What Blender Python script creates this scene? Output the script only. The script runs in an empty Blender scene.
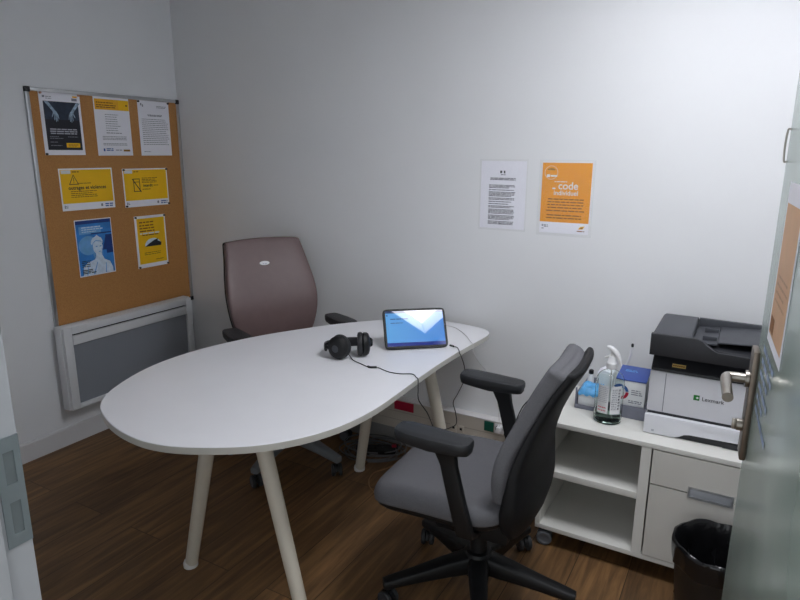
import bpy, bmesh, math, random
from mathutils import Vector, Matrix
sc = bpy.context.scene
C = sc.collection
PI = math.pi
rnd = random.Random(7)

# ---------------------------------------------------------------- materials
def s2l(c):
    return tuple(((v / 255) / 12.92 if v / 255 <= 0.04045 else ((v / 255 + 0.055) / 1.055) ** 2.4) for v in c)

def mat(name, rgb, rough=0.5, metal=0.0, var=0.0, vscale=40.0, bump=0.0, bscale=200.0, spec=0.5, coat=0.0, detail=4.0):
    m = bpy.data.materials.new(name); m.use_nodes = True
    nt = m.node_tree; b = nt.nodes['Principled BSDF']
    col = s2l(rgb)
    b.inputs['Base Color'].default_value = (*col, 1)
    b.inputs['Roughness'].default_value = rough
    b.inputs['Metallic'].default_value = metal
    b.inputs['Specular IOR Level'].default_value = spec
    b.inputs['Coat Weight'].default_value = coat
    if var or bump:
        tc = nt.nodes.new('ShaderNodeTexCoord')
    if var:
        n = nt.nodes.new('ShaderNodeTexNoise'); n.inputs['Scale'].default_value = vscale; n.inputs['Detail'].default_value = detail
        r = nt.nodes.new('ShaderNodeMapRange')
        r.inputs['From Min'].default_value = 0.3; r.inputs['From Max'].default_value = 0.7
        r.inputs['To Min'].default_value = 1 - var; r.inputs['To Max'].default_value = 1 + var
        mx = nt.nodes.new('ShaderNodeVectorMath'); mx.operation = 'SCALE'
        mx.inputs[0].default_value = col
        nt.links.new(tc.outputs['Object'], n.inputs['Vector'])
        nt.links.new(n.outputs['Fac'], r.inputs['Value'])
        nt.links.new(r.outputs['Result'], mx.inputs['Scale'])
        nt.links.new(mx.outputs['Vector'], b.inputs['Base Color'])
    if bump:
        n2 = nt.nodes.new('ShaderNodeTexNoise'); n2.inputs['Scale'].default_value = bscale; n2.inputs['Detail'].default_value = 3
        bp = nt.nodes.new('ShaderNodeBump'); bp.inputs['Strength'].default_value = bump; bp.inputs['Distance'].default_value = 0.002
        nt.links.new(tc.outputs['Object'], n2.inputs['Vector'])
        nt.links.new(n2.outputs['Fac'], bp.inputs['Height'])
        nt.links.new(bp.outputs['Normal'], b.inputs['Normal'])
    return m

def glass_mat(name, rgb, rough=0.0, ior=1.45, spec=0.5):
    m = mat(name, rgb, rough, spec=spec)
    b = m.node_tree.nodes['Principled BSDF']
    b.inputs['Transmission Weight'].default_value = 1.0
    b.inputs['IOR'].default_value = ior
    return m

def emit_mat(name, rgb, strength, rough=0.5):
    m = mat(name, (20, 20, 20), rough)
    b = m.node_tree.nodes['Principled BSDF']
    b.inputs['Emission Color'].default_value = (*s2l(rgb), 1)
    b.inputs['Emission Strength'].default_value = strength
    return m

M = {}
M['wall'] = mat('wall_paint', (231, 232, 234), 0.62, var=0.012, vscale=3, bump=0.12, bscale=350, spec=0.35)
M['wall_side'] = mat('wall_paint_side', (231, 233, 236), 0.6, var=0.012, vscale=3, bump=0.12, bscale=350, spec=0.35)
M['ceiling'] = mat('ceiling_tile', (240, 240, 240), 0.9, var=0.02, vscale=120)
M['white_trim'] = mat('white_trim_paint', (215, 215, 217), 0.45, var=0.01, vscale=6)
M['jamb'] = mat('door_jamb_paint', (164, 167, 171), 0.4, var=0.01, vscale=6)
M['table_top'] = mat('white_laminate', (228, 228, 232), 0.38, var=0.01, vscale=8, spec=0.4)
M['table_edge'] = mat('table_edge_band', (184, 182, 175), 0.45, var=0.01, vscale=20)
M['table_leg'] = mat('cream_powder_coat', (206, 200, 186), 0.42, var=0.015, vscale=15)
M['clear_plastic'] = mat('clear_grey_foot', (226, 226, 224), 0.3, var=0.03)
M['black_plastic'] = mat('black_plastic', (19, 20, 22), 0.48, spec=0.35, var=0.08, vscale=60, bump=0.15, bscale=900)
M['black_pad'] = mat('black_arm_pad', (30, 32, 36), 0.5, var=0.06, vscale=60, bump=0.2, bscale=900)
M['shell'] = mat('black_back_shell', (16, 17, 20), 0.6, spec=0.3, var=0.08, vscale=50, bump=0.25, bscale=700)
M['grey_fabric'] = mat('grey_seat_fabric', (102, 102, 106), 0.88, var=0.14, vscale=420, bump=0.5, bscale=900, spec=0.2)
M['brown_vinyl'] = mat('brown_vinyl', (110, 91, 90), 0.42, var=0.04, vscale=30, bump=0.12, bscale=600)
M['grey_nylon'] = mat('grey_nylon', (120, 124, 128), 0.45, var=0.05)
M['caster_rubber'] = mat('caster_rubber', (44, 46, 50), 0.6, var=0.08)
M['caster_grey'] = mat('caster_grey', (88, 91, 96), 0.5, var=0.05)
M['silver'] = mat('brushed_aluminium', (190, 192, 195), 0.35, 0.85, var=0.04, vscale=90)
M['steel'] = mat('satin_steel', (165, 160, 152), 0.3, 1.0, var=0.05, vscale=60)
M['shaded_steel'] = mat('shaded_satin_steel', (120, 110, 100), 0.4, 0.9, var=0.06, vscale=60)  # stainless lock plate, its brownish shade put into the colour
M['paper'] = mat('white_paper', (242, 242, 250), 0.7, var=0.01, vscale=25)
M['ink'] = mat('black_ink', (40, 40, 48), 0.7, var=0.05)
M['grey_ink'] = mat('grey_ink', (135, 137, 148), 0.7, var=0.05)
M['dark_ink'] = mat('dark_grey_ink', (78, 78, 90), 0.7, var=0.05)
M['pale_ink'] = mat('pale_grey_ink', (178, 180, 190), 0.7, var=0.05)
M['blue_ink'] = mat('blue_ink', (44, 92, 160), 0.6, var=0.05)
M['yellow'] = mat('yellow_print', (246, 194, 8), 0.55, var=0.02, vscale=20)
M['orange'] = mat('orange_print', (238, 156, 0), 0.5, var=0.02, vscale=20)
M['pale_orange'] = mat('veiled_orange_print', (216, 170, 128), 0.5, var=0.05, vscale=20)  # milky haze of the door glass painted into the orange
M['pale_blue_ink'] = mat('veiled_blue_ink', (140, 158, 190), 0.5, var=0.05)  # blue paled the same way, glass haze put into the ink
M['veiled_brown'] = mat('veiled_brown_ink', (188, 142, 104), 0.5, var=0.05)  # sheet text, paled with the glass haze as well
M['recess'] = mat('recess_grey', (132, 134, 139), .35, .5, var=.04)
M['faded_red'] = mat('faded_red_ink', (206, 96, 110), 0.5, var=.05)
M['amber'] = mat('amber_print', (238, 176, 30), 0.55, var=0.02, vscale=20)
M['brown_ink'] = mat('brown_ink', (140, 84, 10), 0.6, var=0.05)
M['olive_ink'] = mat('olive_ink', (150, 108, 20), 0.6, var=0.05)
M['navy'] = mat('near_black_print', (20, 24, 36), 0.5, var=0.1, vscale=30)
M['slate'] = mat('slate_print', (30, 44, 66), 0.5, var=0.35, vscale=40)
M['skin_blue'] = mat('pale_blue_print', (150, 172, 192), 0.5, var=0.45, vscale=70)
M['poster_blue'] = mat('poster_blue', (52, 132, 212), 0.5, var=0.22, vscale=12)
M['deep_blue'] = mat('deep_blue_print', (22, 58, 130), 0.5, var=0.15, vscale=20)
M['mid_blue'] = mat('mid_blue_print', (112, 172, 226), 0.5, var=0.12, vscale=25)
M['pale_blue'] = mat('statue_pale_blue', (214, 230, 248), 0.5, var=0.12, vscale=50)
M['red'] = mat('red_plastic', (178, 24, 58), 0.4, var=0.03)
M['green'] = mat('green_plastic', (10, 86, 70), 0.4, var=0.03)
M['trunk'] = mat('beige_trunking', (196, 189, 178), 0.45, var=0.02, vscale=10)
M['trunk_lit'] = mat('lit_trunking_lip', (222, 220, 220), 0.4, var=0.01)  # trunking top whitened: light from above painted into its colour
M['skirting'] = mat('grey_skirting', (142, 142, 142), 0.6, var=0.04)
M['unit'] = mat('white_melamine', (218, 217, 212), 0.45, var=0.01, vscale=10)
M['unit_front'] = mat('drawer_white', (205, 203, 197), 0.45, var=0.01, vscale=10)
M['printer_white'] = mat('printer_light_grey', (222, 223, 229), 0.45, var=0.01)
M['printer_dark'] = mat('printer_charcoal', (66, 68, 74), 0.5, var=0.05, bump=0.1, bscale=900)
M['printer_black'] = mat('printer_black', (34, 35, 40), 0.45, var=0.05, bump=0.1, bscale=900)
M['logo_green'] = mat('logo_green', (20, 120, 40), 0.4, var=0.05)
M['bag'] = mat('black_bin_bag', (20, 20, 22), 0.2, var=0.1, vscale=30, bump=0.9, bscale=45)
M['bin'] = mat('black_bin_plastic', (24, 25, 27), 0.4, var=0.08)
M['radiator'] = mat('radiator_white', (224, 226, 229), 0.4, var=0.01)
M['pin'] = mat('black_pin', (18, 18, 24), 0.35, var=0.05)
M['pink'] = mat('pale_pink_pin', (200, 150, 130), 0.4, var=0.05)
M['white_plastic'] = mat('white_plastic', (236, 236, 238), 0.35, var=0.01)
M['tray'] = mat('grey_tray', (122, 124, 138), 0.45, var=0.04)
M['box_blue'] = mat('box_blue_card', (62, 86, 160), 0.5, var=0.05)
M['film_blue'] = mat('blue_film', (92, 168, 224), 0.45, var=0.2, vscale=60)
M['label_white'] = mat('bottle_label', (228, 230, 232), 0.5, var=0.02)
M['grey_cable'] = mat('grey_cable', (92, 92, 96), 0.5, var=0.08)
M['white_cable'] = mat('white_cable', (206, 204, 204), 0.5, var=0.03)
M['black_cable'] = mat('black_cable', (18, 18, 20), 0.45, var=0.08)
M['tan_cable'] = mat('tan_cable', (150, 112, 76), 0.5, var=0.05)
M['diffuser'] = emit_mat('light_diffuser', (248, 250, 255), 26.0)
M['gel'] = glass_mat('sanitiser_gel', (224, 246, 238), 0.0, 1.12)
M['clear'] = glass_mat('clear_bottle_plastic', (248, 252, 250), 0.03, 1.09)
M['metal_tape'] = mat('headphone_trim', (70, 72, 78), 0.35, 0.3, var=0.05)

def pouch_mat():
    m = bpy.data.materials.new('laminate_film'); m.use_nodes = True
    nt = m.node_tree; nt.nodes.clear()
    o = nt.nodes.new('ShaderNodeOutputMaterial'); mx = nt.nodes.new('ShaderNodeMixShader')
    t = nt.nodes.new('ShaderNodeBsdfTransparent'); p = nt.nodes.new('ShaderNodeBsdfPrincipled')
    p.inputs['Base Color'].default_value = (0.88, 0.89, 0.93, 1); p.inputs['Roughness'].default_value = 0.18
    n = nt.nodes.new('ShaderNodeTexNoise'); n.inputs['Scale'].default_value = 25
    r = nt.nodes.new('ShaderNodeMapRange'); r.inputs['To Min'].default_value = 0.05; r.inputs['To Max'].default_value = 0.1
    nt.links.new(n.outputs['Fac'], r.inputs['Value']); nt.links.new(r.outputs['Result'], mx.inputs['Fac'])
    nt.links.new(t.outputs[0], mx.inputs[1]); nt.links.new(p.outputs[0], mx.inputs[2]); nt.links.new(mx.outputs[0], o.inputs[0])
    return m
M['pouch'] = pouch_mat()

def door_glass_mat():
    # etched film over clear glass: part diffuse-translucent, part clear, glossy front
    m = bpy.data.materials.new('frosted_door_glass'); m.use_nodes = True
    nt = m.node_tree; b = nt.nodes['Principled BSDF']
    b.inputs['Base Color'].default_value = (*s2l((196, 212, 204)), 1)
    b.inputs['Roughness'].default_value = 0.22
    b.inputs['Transmission Weight'].default_value = 0.55
    b.inputs['IOR'].default_value = 1.4
    tc = nt.nodes.new('ShaderNodeTexCoord'); n = nt.nodes.new('ShaderNodeTexNoise')
    n.inputs['Scale'].default_value = 8; r = nt.nodes.new('ShaderNodeMapRange')
    r.inputs['To Min'].default_value = 0.16; r.inputs['To Max'].default_value = 0.28
    nt.links.new(tc.outputs['Object'], n.inputs['Vector']); nt.links.new(n.outputs['Fac'], r.inputs['Value'])
    nt.links.new(r.outputs['Result'], b.inputs['Roughness'])
    return m
M['door_glass'] = door_glass_mat()

def floor_mat():
    m = bpy.data.materials.new('wood_plank_floor'); m.use_nodes = True
    nt = m.node_tree; b = nt.nodes['Principled BSDF']; N = nt.nodes.new; L = nt.links.new
    tc = N('ShaderNodeTexCoord')
    sep = N('ShaderNodeSeparateXYZ'); L(tc.outputs['Object'], sep.inputs[0])
    cmb = N('ShaderNodeCombineXYZ'); L(sep.outputs['Y'], cmb.inputs['X']); L(sep.outputs['X'], cmb.inputs['Y'])
    br = N('ShaderNodeTexBrick'); br.offset = 0.37; br.offset_frequency = 2
    br.inputs['Scale'].default_value = 1; br.inputs['Brick Width'].default_value = 1.22; br.inputs['Row Height'].default_value = 0.185
    br.inputs['Mortar Size'].default_value = 0.0018; br.inputs['Mortar Smooth'].default_value = 0.2; br.inputs['Bias'].default_value = 0
    br.inputs['Color1'].default_value = (0, 0, 0, 1); br.inputs['Color2'].default_value = (1, 1, 1, 1); br.inputs['Mortar'].default_value = (0.5, 0.5, 0.5, 1)
    L(cmb.outputs[0], br.inputs['Vector'])
    mp = N('ShaderNodeMapping'); mp.inputs['Scale'].default_value = (1.6, 22, 1)
    off = N('ShaderNodeVectorMath'); off.operation = 'MULTIPLY_ADD'
    off.inputs[1].default_value = (3.1, 7.7, 0); L(br.outputs['Color'], off.inputs[0]); L(cmb.outputs[0], off.inputs[2])
    L(off.outputs[0], mp.inputs['Vector'])
    n = N('ShaderNodeTexNoise'); n.inputs['Scale'].default_value = 1.6; n.inputs['Detail'].default_value = 8; n.inputs['Roughness'].default_value = 0.62; n.inputs['Distortion'].default_value = 0.6
    L(mp.outputs[0], n.inputs['Vector'])
    n3 = N('ShaderNodeTexNoise'); n3.inputs['Scale'].default_value = 2.2; n3.inputs['Detail'].default_value = 2
    mp3 = N('ShaderNodeMapping'); mp3.inputs['Scale'].default_value = (0.8, 3, 1); L(off.outputs[0], mp3.inputs['Vector']); L(mp3.outputs[0], n3.inputs['Vector'])
    add = N('ShaderNodeMath'); add.operation = 'MULTIPLY_ADD'; add.inputs[1].default_value = 0.45
    L(n3.outputs['Fac'], add.inputs[0]); L(n.outputs['Fac'], add.inputs[2])
    pv = N('ShaderNodeMath'); pv.operation = 'MULTIPLY_ADD'; pv.inputs[1].default_value = 0.07
    L(br.outputs['Color'], pv.inputs[0]); L(add.outputs[0], pv.inputs[2])
    cr = N('ShaderNodeValToRGB'); e = cr.color_ramp.elements
    e[0].position = 0.52; e[0].color = (*s2l((78, 58, 39)), 1)
    e[1].position = 0.98; e[1].color = (*s2l((142, 106, 68)), 1)
    k = cr.color_ramp.elements.new(0.74); k.color = (*s2l((110, 82, 54)), 1)
    L(pv.outputs[0], cr.inputs[0])
    mx = N('ShaderNodeMix'); mx.data_type = 'RGBA'; mx.inputs['B'].default_value = (*s2l((62, 46, 32)), 1)
    L(br.outputs['Fac'], mx.inputs['Factor']); L(cr.outputs[0], mx.inputs['A']); L(mx.outputs['Result'], b.inputs['Base Color'])
    b.inputs['Roughness'].default_value = 0.48; b.inputs['Specular IOR Level'].default_value = 0.3
    bp = N('ShaderNodeBump'); bp.inputs['Strength'].default_value = 0.12; bp.inputs['Distance'].default_value = 0.002
    L(n.outputs['Fac'], bp.inputs['Height']); L(bp.outputs[0], b.inputs['Normal'])
    return m
M['floor'] = floor_mat()

def cork_mat():
    m = mat('cork', (196, 132, 62), 0.85, var=0.0, bump=0.4, bscale=500)
    nt = m.node_tree; b = nt.nodes['Principled BSDF']; N = nt.nodes.new; L = nt.links.new
    tc = N('ShaderNodeTexCoord'); n = N('ShaderNodeTexNoise'); n.inputs['Scale'].default_value = 260; n.inputs['Detail'].default_value = 5; n.inputs['Roughness'].default_value = 0.75
    L(tc.outputs['Object'], n.inputs['Vector'])
    cr = N('ShaderNodeValToRGB'); e = cr.color_ramp.elements
    e[0].position = 0.32; e[0].color = (*s2l((168, 116, 64)), 1); e[1].position = 0.70; e[1].color = (*s2l((198, 146, 88)), 1)
    L(n.outputs['Fac'], cr.inputs[0]); L(cr.outputs[0], b.inputs['Base Color'])
    return m
M['cork'] = cork_mat()

def mesh_grille_mat():
    m = mat('grey_mesh_grille', (112, 117, 126), 0.5, metal=0.0)
    nt = m.node_tree; b = nt.nodes['Principled BSDF']; N = nt.nodes.new; L = nt.links.new
    tc = N('ShaderNodeTexCoord'); v = N('ShaderNodeTexVoronoi'); v.inputs['Scale'].default_value = 260; v.inputs['Randomness'].default_value = 0
    L(tc.outputs['Object'], v.inputs['Vector'])
    cr = N('ShaderNodeValToRGB'); e = cr.color_ramp.elements
    e[0].position = 0.25; e[0].color = (*s2l((104, 108, 116)), 1); e[1].position = 0.5; e[1].color = (*s2l((150, 155, 163)), 1)
    L(v.outputs['Distance'], cr.inputs[0]); L(cr.outputs[0], b.inputs['Base Color'])
    return m
M['grille'] = mesh_grille_mat()

def screen_mat(name, rgb, k, rgb2=None):
    m = mat(name, (8, 10, 14), 0.03, spec=0.6, coat=0.6)
    nt = m.node_tree; b = nt.nodes['Principled BSDF']; N = nt.nodes.new; L = nt.links.new
    b.inputs['Coat Roughness'].default_value = 0.02
    b.inputs['Emission Strength'].default_value = k
    b.inputs['Emission Color'].default_value = (*s2l(rgb), 1)
    if rgb2:
        tc = N('ShaderNodeTexCoord'); sp = N('ShaderNodeSeparateXYZ'); cr = N('ShaderNodeValToRGB'); e = cr.color_ramp.elements
        e[0].color = (*s2l(rgb), 1); e[1].color = (*s2l(rgb2), 1)
        L(tc.outputs['Generated'], sp.inputs[0]); L(sp.outputs['X'], cr.inputs[0]); L(cr.outputs[0], b.inputs['Emission Color'])
    return m
M['screen'] = screen_mat('tablet_screen', (96, 168, 232), 0.85, (70, 140, 225))
M['screen_bar'] = screen_mat('tablet_task_bar', (34, 52, 150), 0.7)
M['screen_top'] = screen_mat('tablet_status_bar', (40, 66, 120), 0.6)
M['screen_ink'] = screen_mat('tablet_text', (42, 84, 150), 0.6)

# ---------------------------------------------------------------- mesh helpers
def V(*a): return Vector(a)

def finish(bm, angle=38):
    bmesh.ops.recalc_face_normals(bm, faces=bm.faces)
    lim = math.radians(angle)
    for f in bm.faces: f.smooth = True
    for e in bm.edges:
        if len(e.link_faces) == 2 and e.calc_face_angle(0) > lim: e.smooth = False

SPLIT = {'text_block': .0085, 'logo': .02, 'headline': .02, 'label_text': .02, 'picture_lines': .004, 'picture_shade': .004, 'picture_haze': .004, 'emblem': .01, 'crest': .02, 'lettering': .03, 'cover_line': .01, 'pictogram': .01}
def obj(name, bm, m, parent=None, label=None, recalc=True, angle=38):
    if name in SPLIT and parent is not None:
        parts = clusters(bm, SPLIT[name])
        if len(parts) > 1:
            for b2 in parts: o = obj_one(name, b2, m, parent, label, recalc, angle)
            bm.free(); return o
    return obj_one(name, bm, m, parent, label, recalc, angle)

def clusters(bm, gap):
    seen = set(); isl = []
    for v in bm.verts:
        if v in seen: continue
        st = [v]; seen.add(v); comp = []
        while st:
            a = st.pop(); comp.append(a)
            for e in a.link_edges:
                b = e.other_vert(a)
                if b not in seen: seen.add(b); st.append(b)
        isl.append(comp)
    bb = [([min(v.co[k] for v in c) for k in range(3)], [max(v.co[k] for v in c) for k in range(3)]) for c in isl]
    par = list(range(len(isl)))
    def fd(i):
        while par[i] != i: i = par[i]
        return i
    for i in range(len(isl)):
        for j in range(i):
            if all(bb[i][0][k] - gap <= bb[j][1][k] and bb[j][0][k] - gap <= bb[i][1][k] for k in range(3)): par[fd(i)] = fd(j)
    gr = {}
    for i in range(len(isl)): gr.setdefault(fd(i), []).append(i)
    if len(gr) < 2: return []
    out = []
    for g in gr.values():
        b2 = bmesh.new(); mp = {}
        for i in g:
            for v in isl[i]: mp[v] = b2.verts.new(v.co)
        for f in bm.faces:
            if f.verts[0] in mp: b2.faces.new([mp[v] for v in f.verts])
        out.append(b2)
    return out

def obj_one(name, bm, m, parent=None, label=None, recalc=True, angle=38):
    if recalc: finish(bm, angle)
    me = bpy.data.meshes.new(name); bm.to_mesh(me); bm.free()
    o = bpy.data.objects.new(name, me); C.objects.link(o)
    for x in (m if isinstance(m, (list, tuple)) else [m]): me.materials.append(x)
    if parent: o.parent = parent
    if label: o['label'] = label
    return o

def thing(name, label, cat, loc=(0, 0, 0), rot=(0, 0, 0), group=None):
    o = bpy.data.objects.new(name, None); C.objects.link(o); o.empty_display_size = 0.05
    o.location = loc; o.rotation_euler = rot
    o['label'] = label; o['category'] = cat
    if group: o['group'] = group
    return o

def tag(o, label, cat, group=None):
    o['label'] = label; o['category'] = cat
    if group: o['group'] = group
    return o

def struct(name, bm, m, parent=None, label=None):
    o = obj(name, bm, m, parent)
    o['kind'] = 'structure'
    if label: o['label'] = label
    return o

def box(bm, x0, x1, y0, y1, z0, z1, bev=0.0, seg=2, mi=0):
    r = bmesh.ops.create_cube(bm, size=1)
    vs = r['verts']
    for v in vs:
        v.co = V(x0 + (v.co.x + .5) * (x1 - x0), y0 + (v.co.y + .5) * (y1 - y0), z0 + (v.co.z + .5) * (z1 - z0))
    fs = set(f for v in vs for f in v.link_faces)
    for f in fs: f.material_index = mi
    if bev:
        es = list(set(e for v in vs for e in v.link_edges))
        bmesh.ops.bevel(bm, geom=es, offset=bev, segments=seg, affect='EDGES', profile=0.6)
    return bm

def nb(): return bmesh.new()
def bx(*a, **k): return box(nb(), *a, **k)

def loft(bm, secs, caps=True, mi=0):
    rings = [[bm.verts.new(p) for p in s] for s in secs]
    n = len(rings[0])
    for a, b in zip(rings, rings[1:]):
        for i in range(n):
            f = bm.faces.new((a[i], a[(i + 1) % n], b[(i + 1) % n], b[i])); f.material_index = mi
    if caps:
        for r in (rings[0], rings[-1]):
            c = sum((v.co for v in r), V(0, 0, 0)) / n
            cv = bm.verts.new(c)
            for i in range(n):
                f = bm.faces.new((r[i], r[(i + 1) % n], cv)); f.material_index = mi
    return bm

def sell(a, b, e=4.0, n=32):
    out = []
    for i in range(n):
        t = 2 * PI * i / n; c, s = math.cos(t), math.sin(t)
        out.append((a * math.copysign(abs(c) ** (2 / e), c), b * math.copysign(abs(s) ** (2 / e), s)))
    return out

def catmull(pts, sub=8):
    pts = [Vector(p) for p in pts]
    if len(pts) < 3: return pts
    P = [pts[0] * 2 - pts[1]] + pts + [pts[-1] * 2 - pts[-2]]
    out = []
    for i in range(1, len(P) - 2):
        for k in range(sub):
            t = k / sub; p0, p1, p2, p3 = P[i - 1:i + 3]
            out.append(0.5 * ((2 * p1) + (p2 - p0) * t + (2 * p0 - 5 * p1 + 4 * p2 - p3) * t * t + (3 * p1 - p0 - 3 * p2 + p3) * t ** 3))
    out.append(pts[-1])
    return out

def tube(bm, pts, r, n=10, smooth=True, sub=8, radii=None, mi=0):
    P = catmull(pts, sub) if smooth else [Vector(p) for p in pts]
    secs = []; up = None
    for i, p in enumerate(P):
        t = (P[min(i + 1, len(P) - 1)] - P[max(i - 1, 0)]).normalized()
        if up is None:
            up = V(0, 0, 1) if abs(t.z) < .9 else V(1, 0, 0)
        s = t.cross(up).normalized(); up = s.cross(t).normalized()
        rr = r if radii is None else radii[0] + (radii[1] - radii[0]) * i / (len(P) - 1)
        secs.append([p + s * rr * math.cos(2 * PI * k / n) + up * rr * math.sin(2 * PI * k / n) for k in range(n)])
    return loft(bm, secs, mi=mi)

def lathe(bm, prof, n=40, cx=0, cy=0, close=True, mi=0):
    secs = [[V(cx + r * math.cos(2 * PI * k / n), cy + r * math.sin(2 * PI * k / n), z) for k in range(n)] for r, z in prof]
    return loft(bm, secs, caps=close, mi=mi)

def cyl(bm, p0, p1, r, n=24, r1=None):
    return tube(bm, [p0, p1], r, n, smooth=False, radii=(r, r if r1 is None else r1))

def prism(bm, pts2, z0, z1, f=None, bev=0, mi=0):
    """extrude polygon; f maps (u,v,w)->Vector"""
    f = f or (lambda u, v, w: V(u, v, w))
    a = [bm.verts.new(f(u, v, z0)) for u, v in pts2]; b = [bm.verts.new(f(u, v, z1)) for u, v in pts2]
    n = len(a); fs = [bm.faces.new(a), bm.faces.new(b)]
    for i in range(n): fs.append(bm.faces.new((a[i], a[(i + 1) % n], b[(i + 1) % n], b[i])))
    for q in fs: q.material_index = mi
    if bev:
        es = list(set(e for q in fs for e in q.edges))
        bmesh.ops.bevel(bm, geom=es, offset=bev, segments=2, affect='EDGES', profile=0.6)
    return bm

def poly(bm, pts, z):
    bm.faces.new([bm.verts.new(V(x, y, z)) for x, y in pts]); return bm
def rect(bm, x0, x1, y0, y1, z): return poly(bm, [(x0, y0), (x1, y0), (x1, y1), (x0, y1)], z)
def disc(bm, cx, cy, rx, ry, z, n=28, a0=0, a1=2 * PI):
    return poly(bm, [(cx + rx * math.cos(a0 + (a1 - a0) * k / n), cy + ry * math.sin(a0 + (a1 - a0) * k / n)) for k in range(n if a1 - a0 > 6.2 else n + 1)], z)
def ring(bm, cx, cy, r0, r1, z, a0=0, a1=2 * PI, n=32):
    for k in range(n):
        t0 = a0 + (a1 - a0) * k / n; t1 = a0 + (a1 - a0) * (k + 1) / n
        poly(bm, [(cx + r0 * math.cos(t0), cy + r0 * math.sin(t0)), (cx + r1 * math.cos(t0), cy + r1 * math.sin(t0)),
                  (cx + r1 * math.cos(t1), cy + r1 * math.sin(t1)), (cx + r0 * math.cos(t1), cy + r0 * math.sin(t1))], z)
    return bm
def words(bm, x0, x1, ys, h, z, ragged=0.25, centre=False):
    for i, y in enumerate(ys):
        end = x1 - (rnd.random() * ragged * (x1 - x0))
        s = x0
        if centre: s = x0 + (x1 - end) / 2; end = x1 - (x1 - end) / 2
        x = s
        while x < end:
            w = min(h * rnd.uniform(1.6, 6.5), end - x)
            if w > h * .6: rect(bm, x, x + w, y, y + h, z)
            x += w + h * .7
    return bm
def text_obj(name, s, size, m, parent, x, y, z, bold=0.0, align='LEFT', depth=0.0, mtx=None, label=None):
    cu = bpy.data.curves.new(name, 'FONT'); cu.body = s; cu.size = size; cu.align_x = align; cu.extrude = depth
    t = bpy.data.objects.new(name, cu); C.objects.link(t)
    bpy.context.view_layer.update()
    me = bpy.data.meshes.new_from_object(t.evaluated_get(bpy.context.evaluated_depsgraph_get()))
    C.objects.unlink(t); bpy.data.objects.remove(t); bpy.data.curves.remove(cu)
    me.name = name
    if bold:
        b2 = bmesh.new(); 
        for k, (dx, dy) in enumerate(((0, 0), (1, 0), (.5, .6), (.5, -.6))):
            cp = me.copy(); cp.transform(Matrix.Translation((dx * bold, dy * bold, k * 2e-5))); b2.from_mesh(cp); bpy.data.meshes.remove(cp)
        b2.to_mesh(me); b2.free()
    o = bpy.data.objects.new(name, me); C.objects.link(o); me.materials.clear(); me.materials.append(m); o.parent = parent
    if mtx is not None: me.transform(mtx)
    o.location = (x, y, z)
    if label: o['label'] = label
    return o

# ---------------------------------------------------------------- the room
H_CEIL = 2.5
XR = 3.32
YF = -2.175          # inner face of the front (doorway) wall
JX = 2.075           # jamb face
struct('floor', bx(-0.1, XR + .1, -3.6, .1, -.1, 0), M['floor'])
LX0, LX1, LY0, LY1 = 2.60, 3.20, -1.30, -0.70      # opening for the recessed light panel
bm = nb()
box(bm, -.1, LX0, -3.6, .1, H_CEIL, H_CEIL + .16); box(bm, LX1, XR + .1, -3.6, .1, H_CEIL, H_CEIL + .16)
box(bm, LX0, LX1, -3.6, LY0, H_CEIL, H_CEIL + .16); box(bm, LX0, LX1, LY1, .1, H_CEIL, H_CEIL + .16)
struct('ceiling', bm, M['ceiling'])
struct('wall_back', bx(-0.1, XR + .1, 0, .1, 0, H_CEIL), M['wall'])
struct('wall_left', bx(-.1, 0, -2.3, 0, 0, H_CEIL), M['wall_side'])
struct('wall_right', bx(XR, XR + .1, -2.3, 0, 0, H_CEIL), M['wall'])
bm = nb(); box(bm, 0, JX - .06, YF - .11, YF, 0, H_CEIL); box(bm, 3.2, XR, YF - .11, YF, 0, H_CEIL); box(bm, JX - .06, 3.2, YF - .11, YF, 2.12, H_CEIL)
struct('wall_front', bm, M['wall'])
bm = nb(); box(bm, 0, .013, YF, -.0, 0, .094); box(bm, 0, .010, YF, 0, .09, .099, bev=.002)
struct('baseboard_left', bm, M['white_trim'])
struct('baseboard_back', bx(.013, XR, -.012, 0, 0, .112), M['skirting'])

# door frame with strike plate
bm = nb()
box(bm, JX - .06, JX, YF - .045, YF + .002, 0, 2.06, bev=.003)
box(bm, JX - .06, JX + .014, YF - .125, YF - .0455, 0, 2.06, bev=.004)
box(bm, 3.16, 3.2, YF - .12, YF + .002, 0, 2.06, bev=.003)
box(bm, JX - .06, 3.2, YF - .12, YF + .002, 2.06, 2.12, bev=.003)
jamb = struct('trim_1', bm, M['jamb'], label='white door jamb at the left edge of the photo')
bm = nb()
# strike plate as a frame with two slots
zs = [(.925, 1.108)]
y0, y1 = YF - .036, YF + .001
slots = [(.938, .992), (1.022, 1.076)]
t0, t1 = JX + .0005, JX + .003
sy0, sy1 = y0 + .011, y1 - .010
box(bm, t0, t1, y0, sy0, .917, 1.099); box(bm, t0, t1, sy1, y1, .917, 1.099)
for a, b in ((.917, .938), (.992, 1.022), (1.076, 1.099)): box(bm, t0, t1, sy0, sy1, a, b)
sp = obj('strike_plate', bm, mat('strike_plate_steel', (136, 146, 150), 0.4, 0.5, var=0.03), jamb, 'grey steel strike plate with two slots')
bm = nb()
for a, b in slots: box(bm, t0 - .0002, t0 + .0008, sy0, sy1, a, b)
obj('latch_slot', bm, mat('slot_recess', (96, 104, 106), 0.6, var=0.05), sp)

# glass door, opened into the room
HX, HY = 3.135, -2.165
FX, FY = 3.064, -1.175
dvec = V(FX - HX, FY - HY, 0); LEN = dvec.length
ang = math.atan2(dvec.y, dvec.x)
door = bx(0, LEN, -.010, 0, .008, 2.05, bev=.0015)
door = struct('door_1', door, M['door_glass'], label='frosted glass door opened into the room at right')
door.location = (HX, HY, 0); door.rotation_euler = (0, 0, ang)
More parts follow.
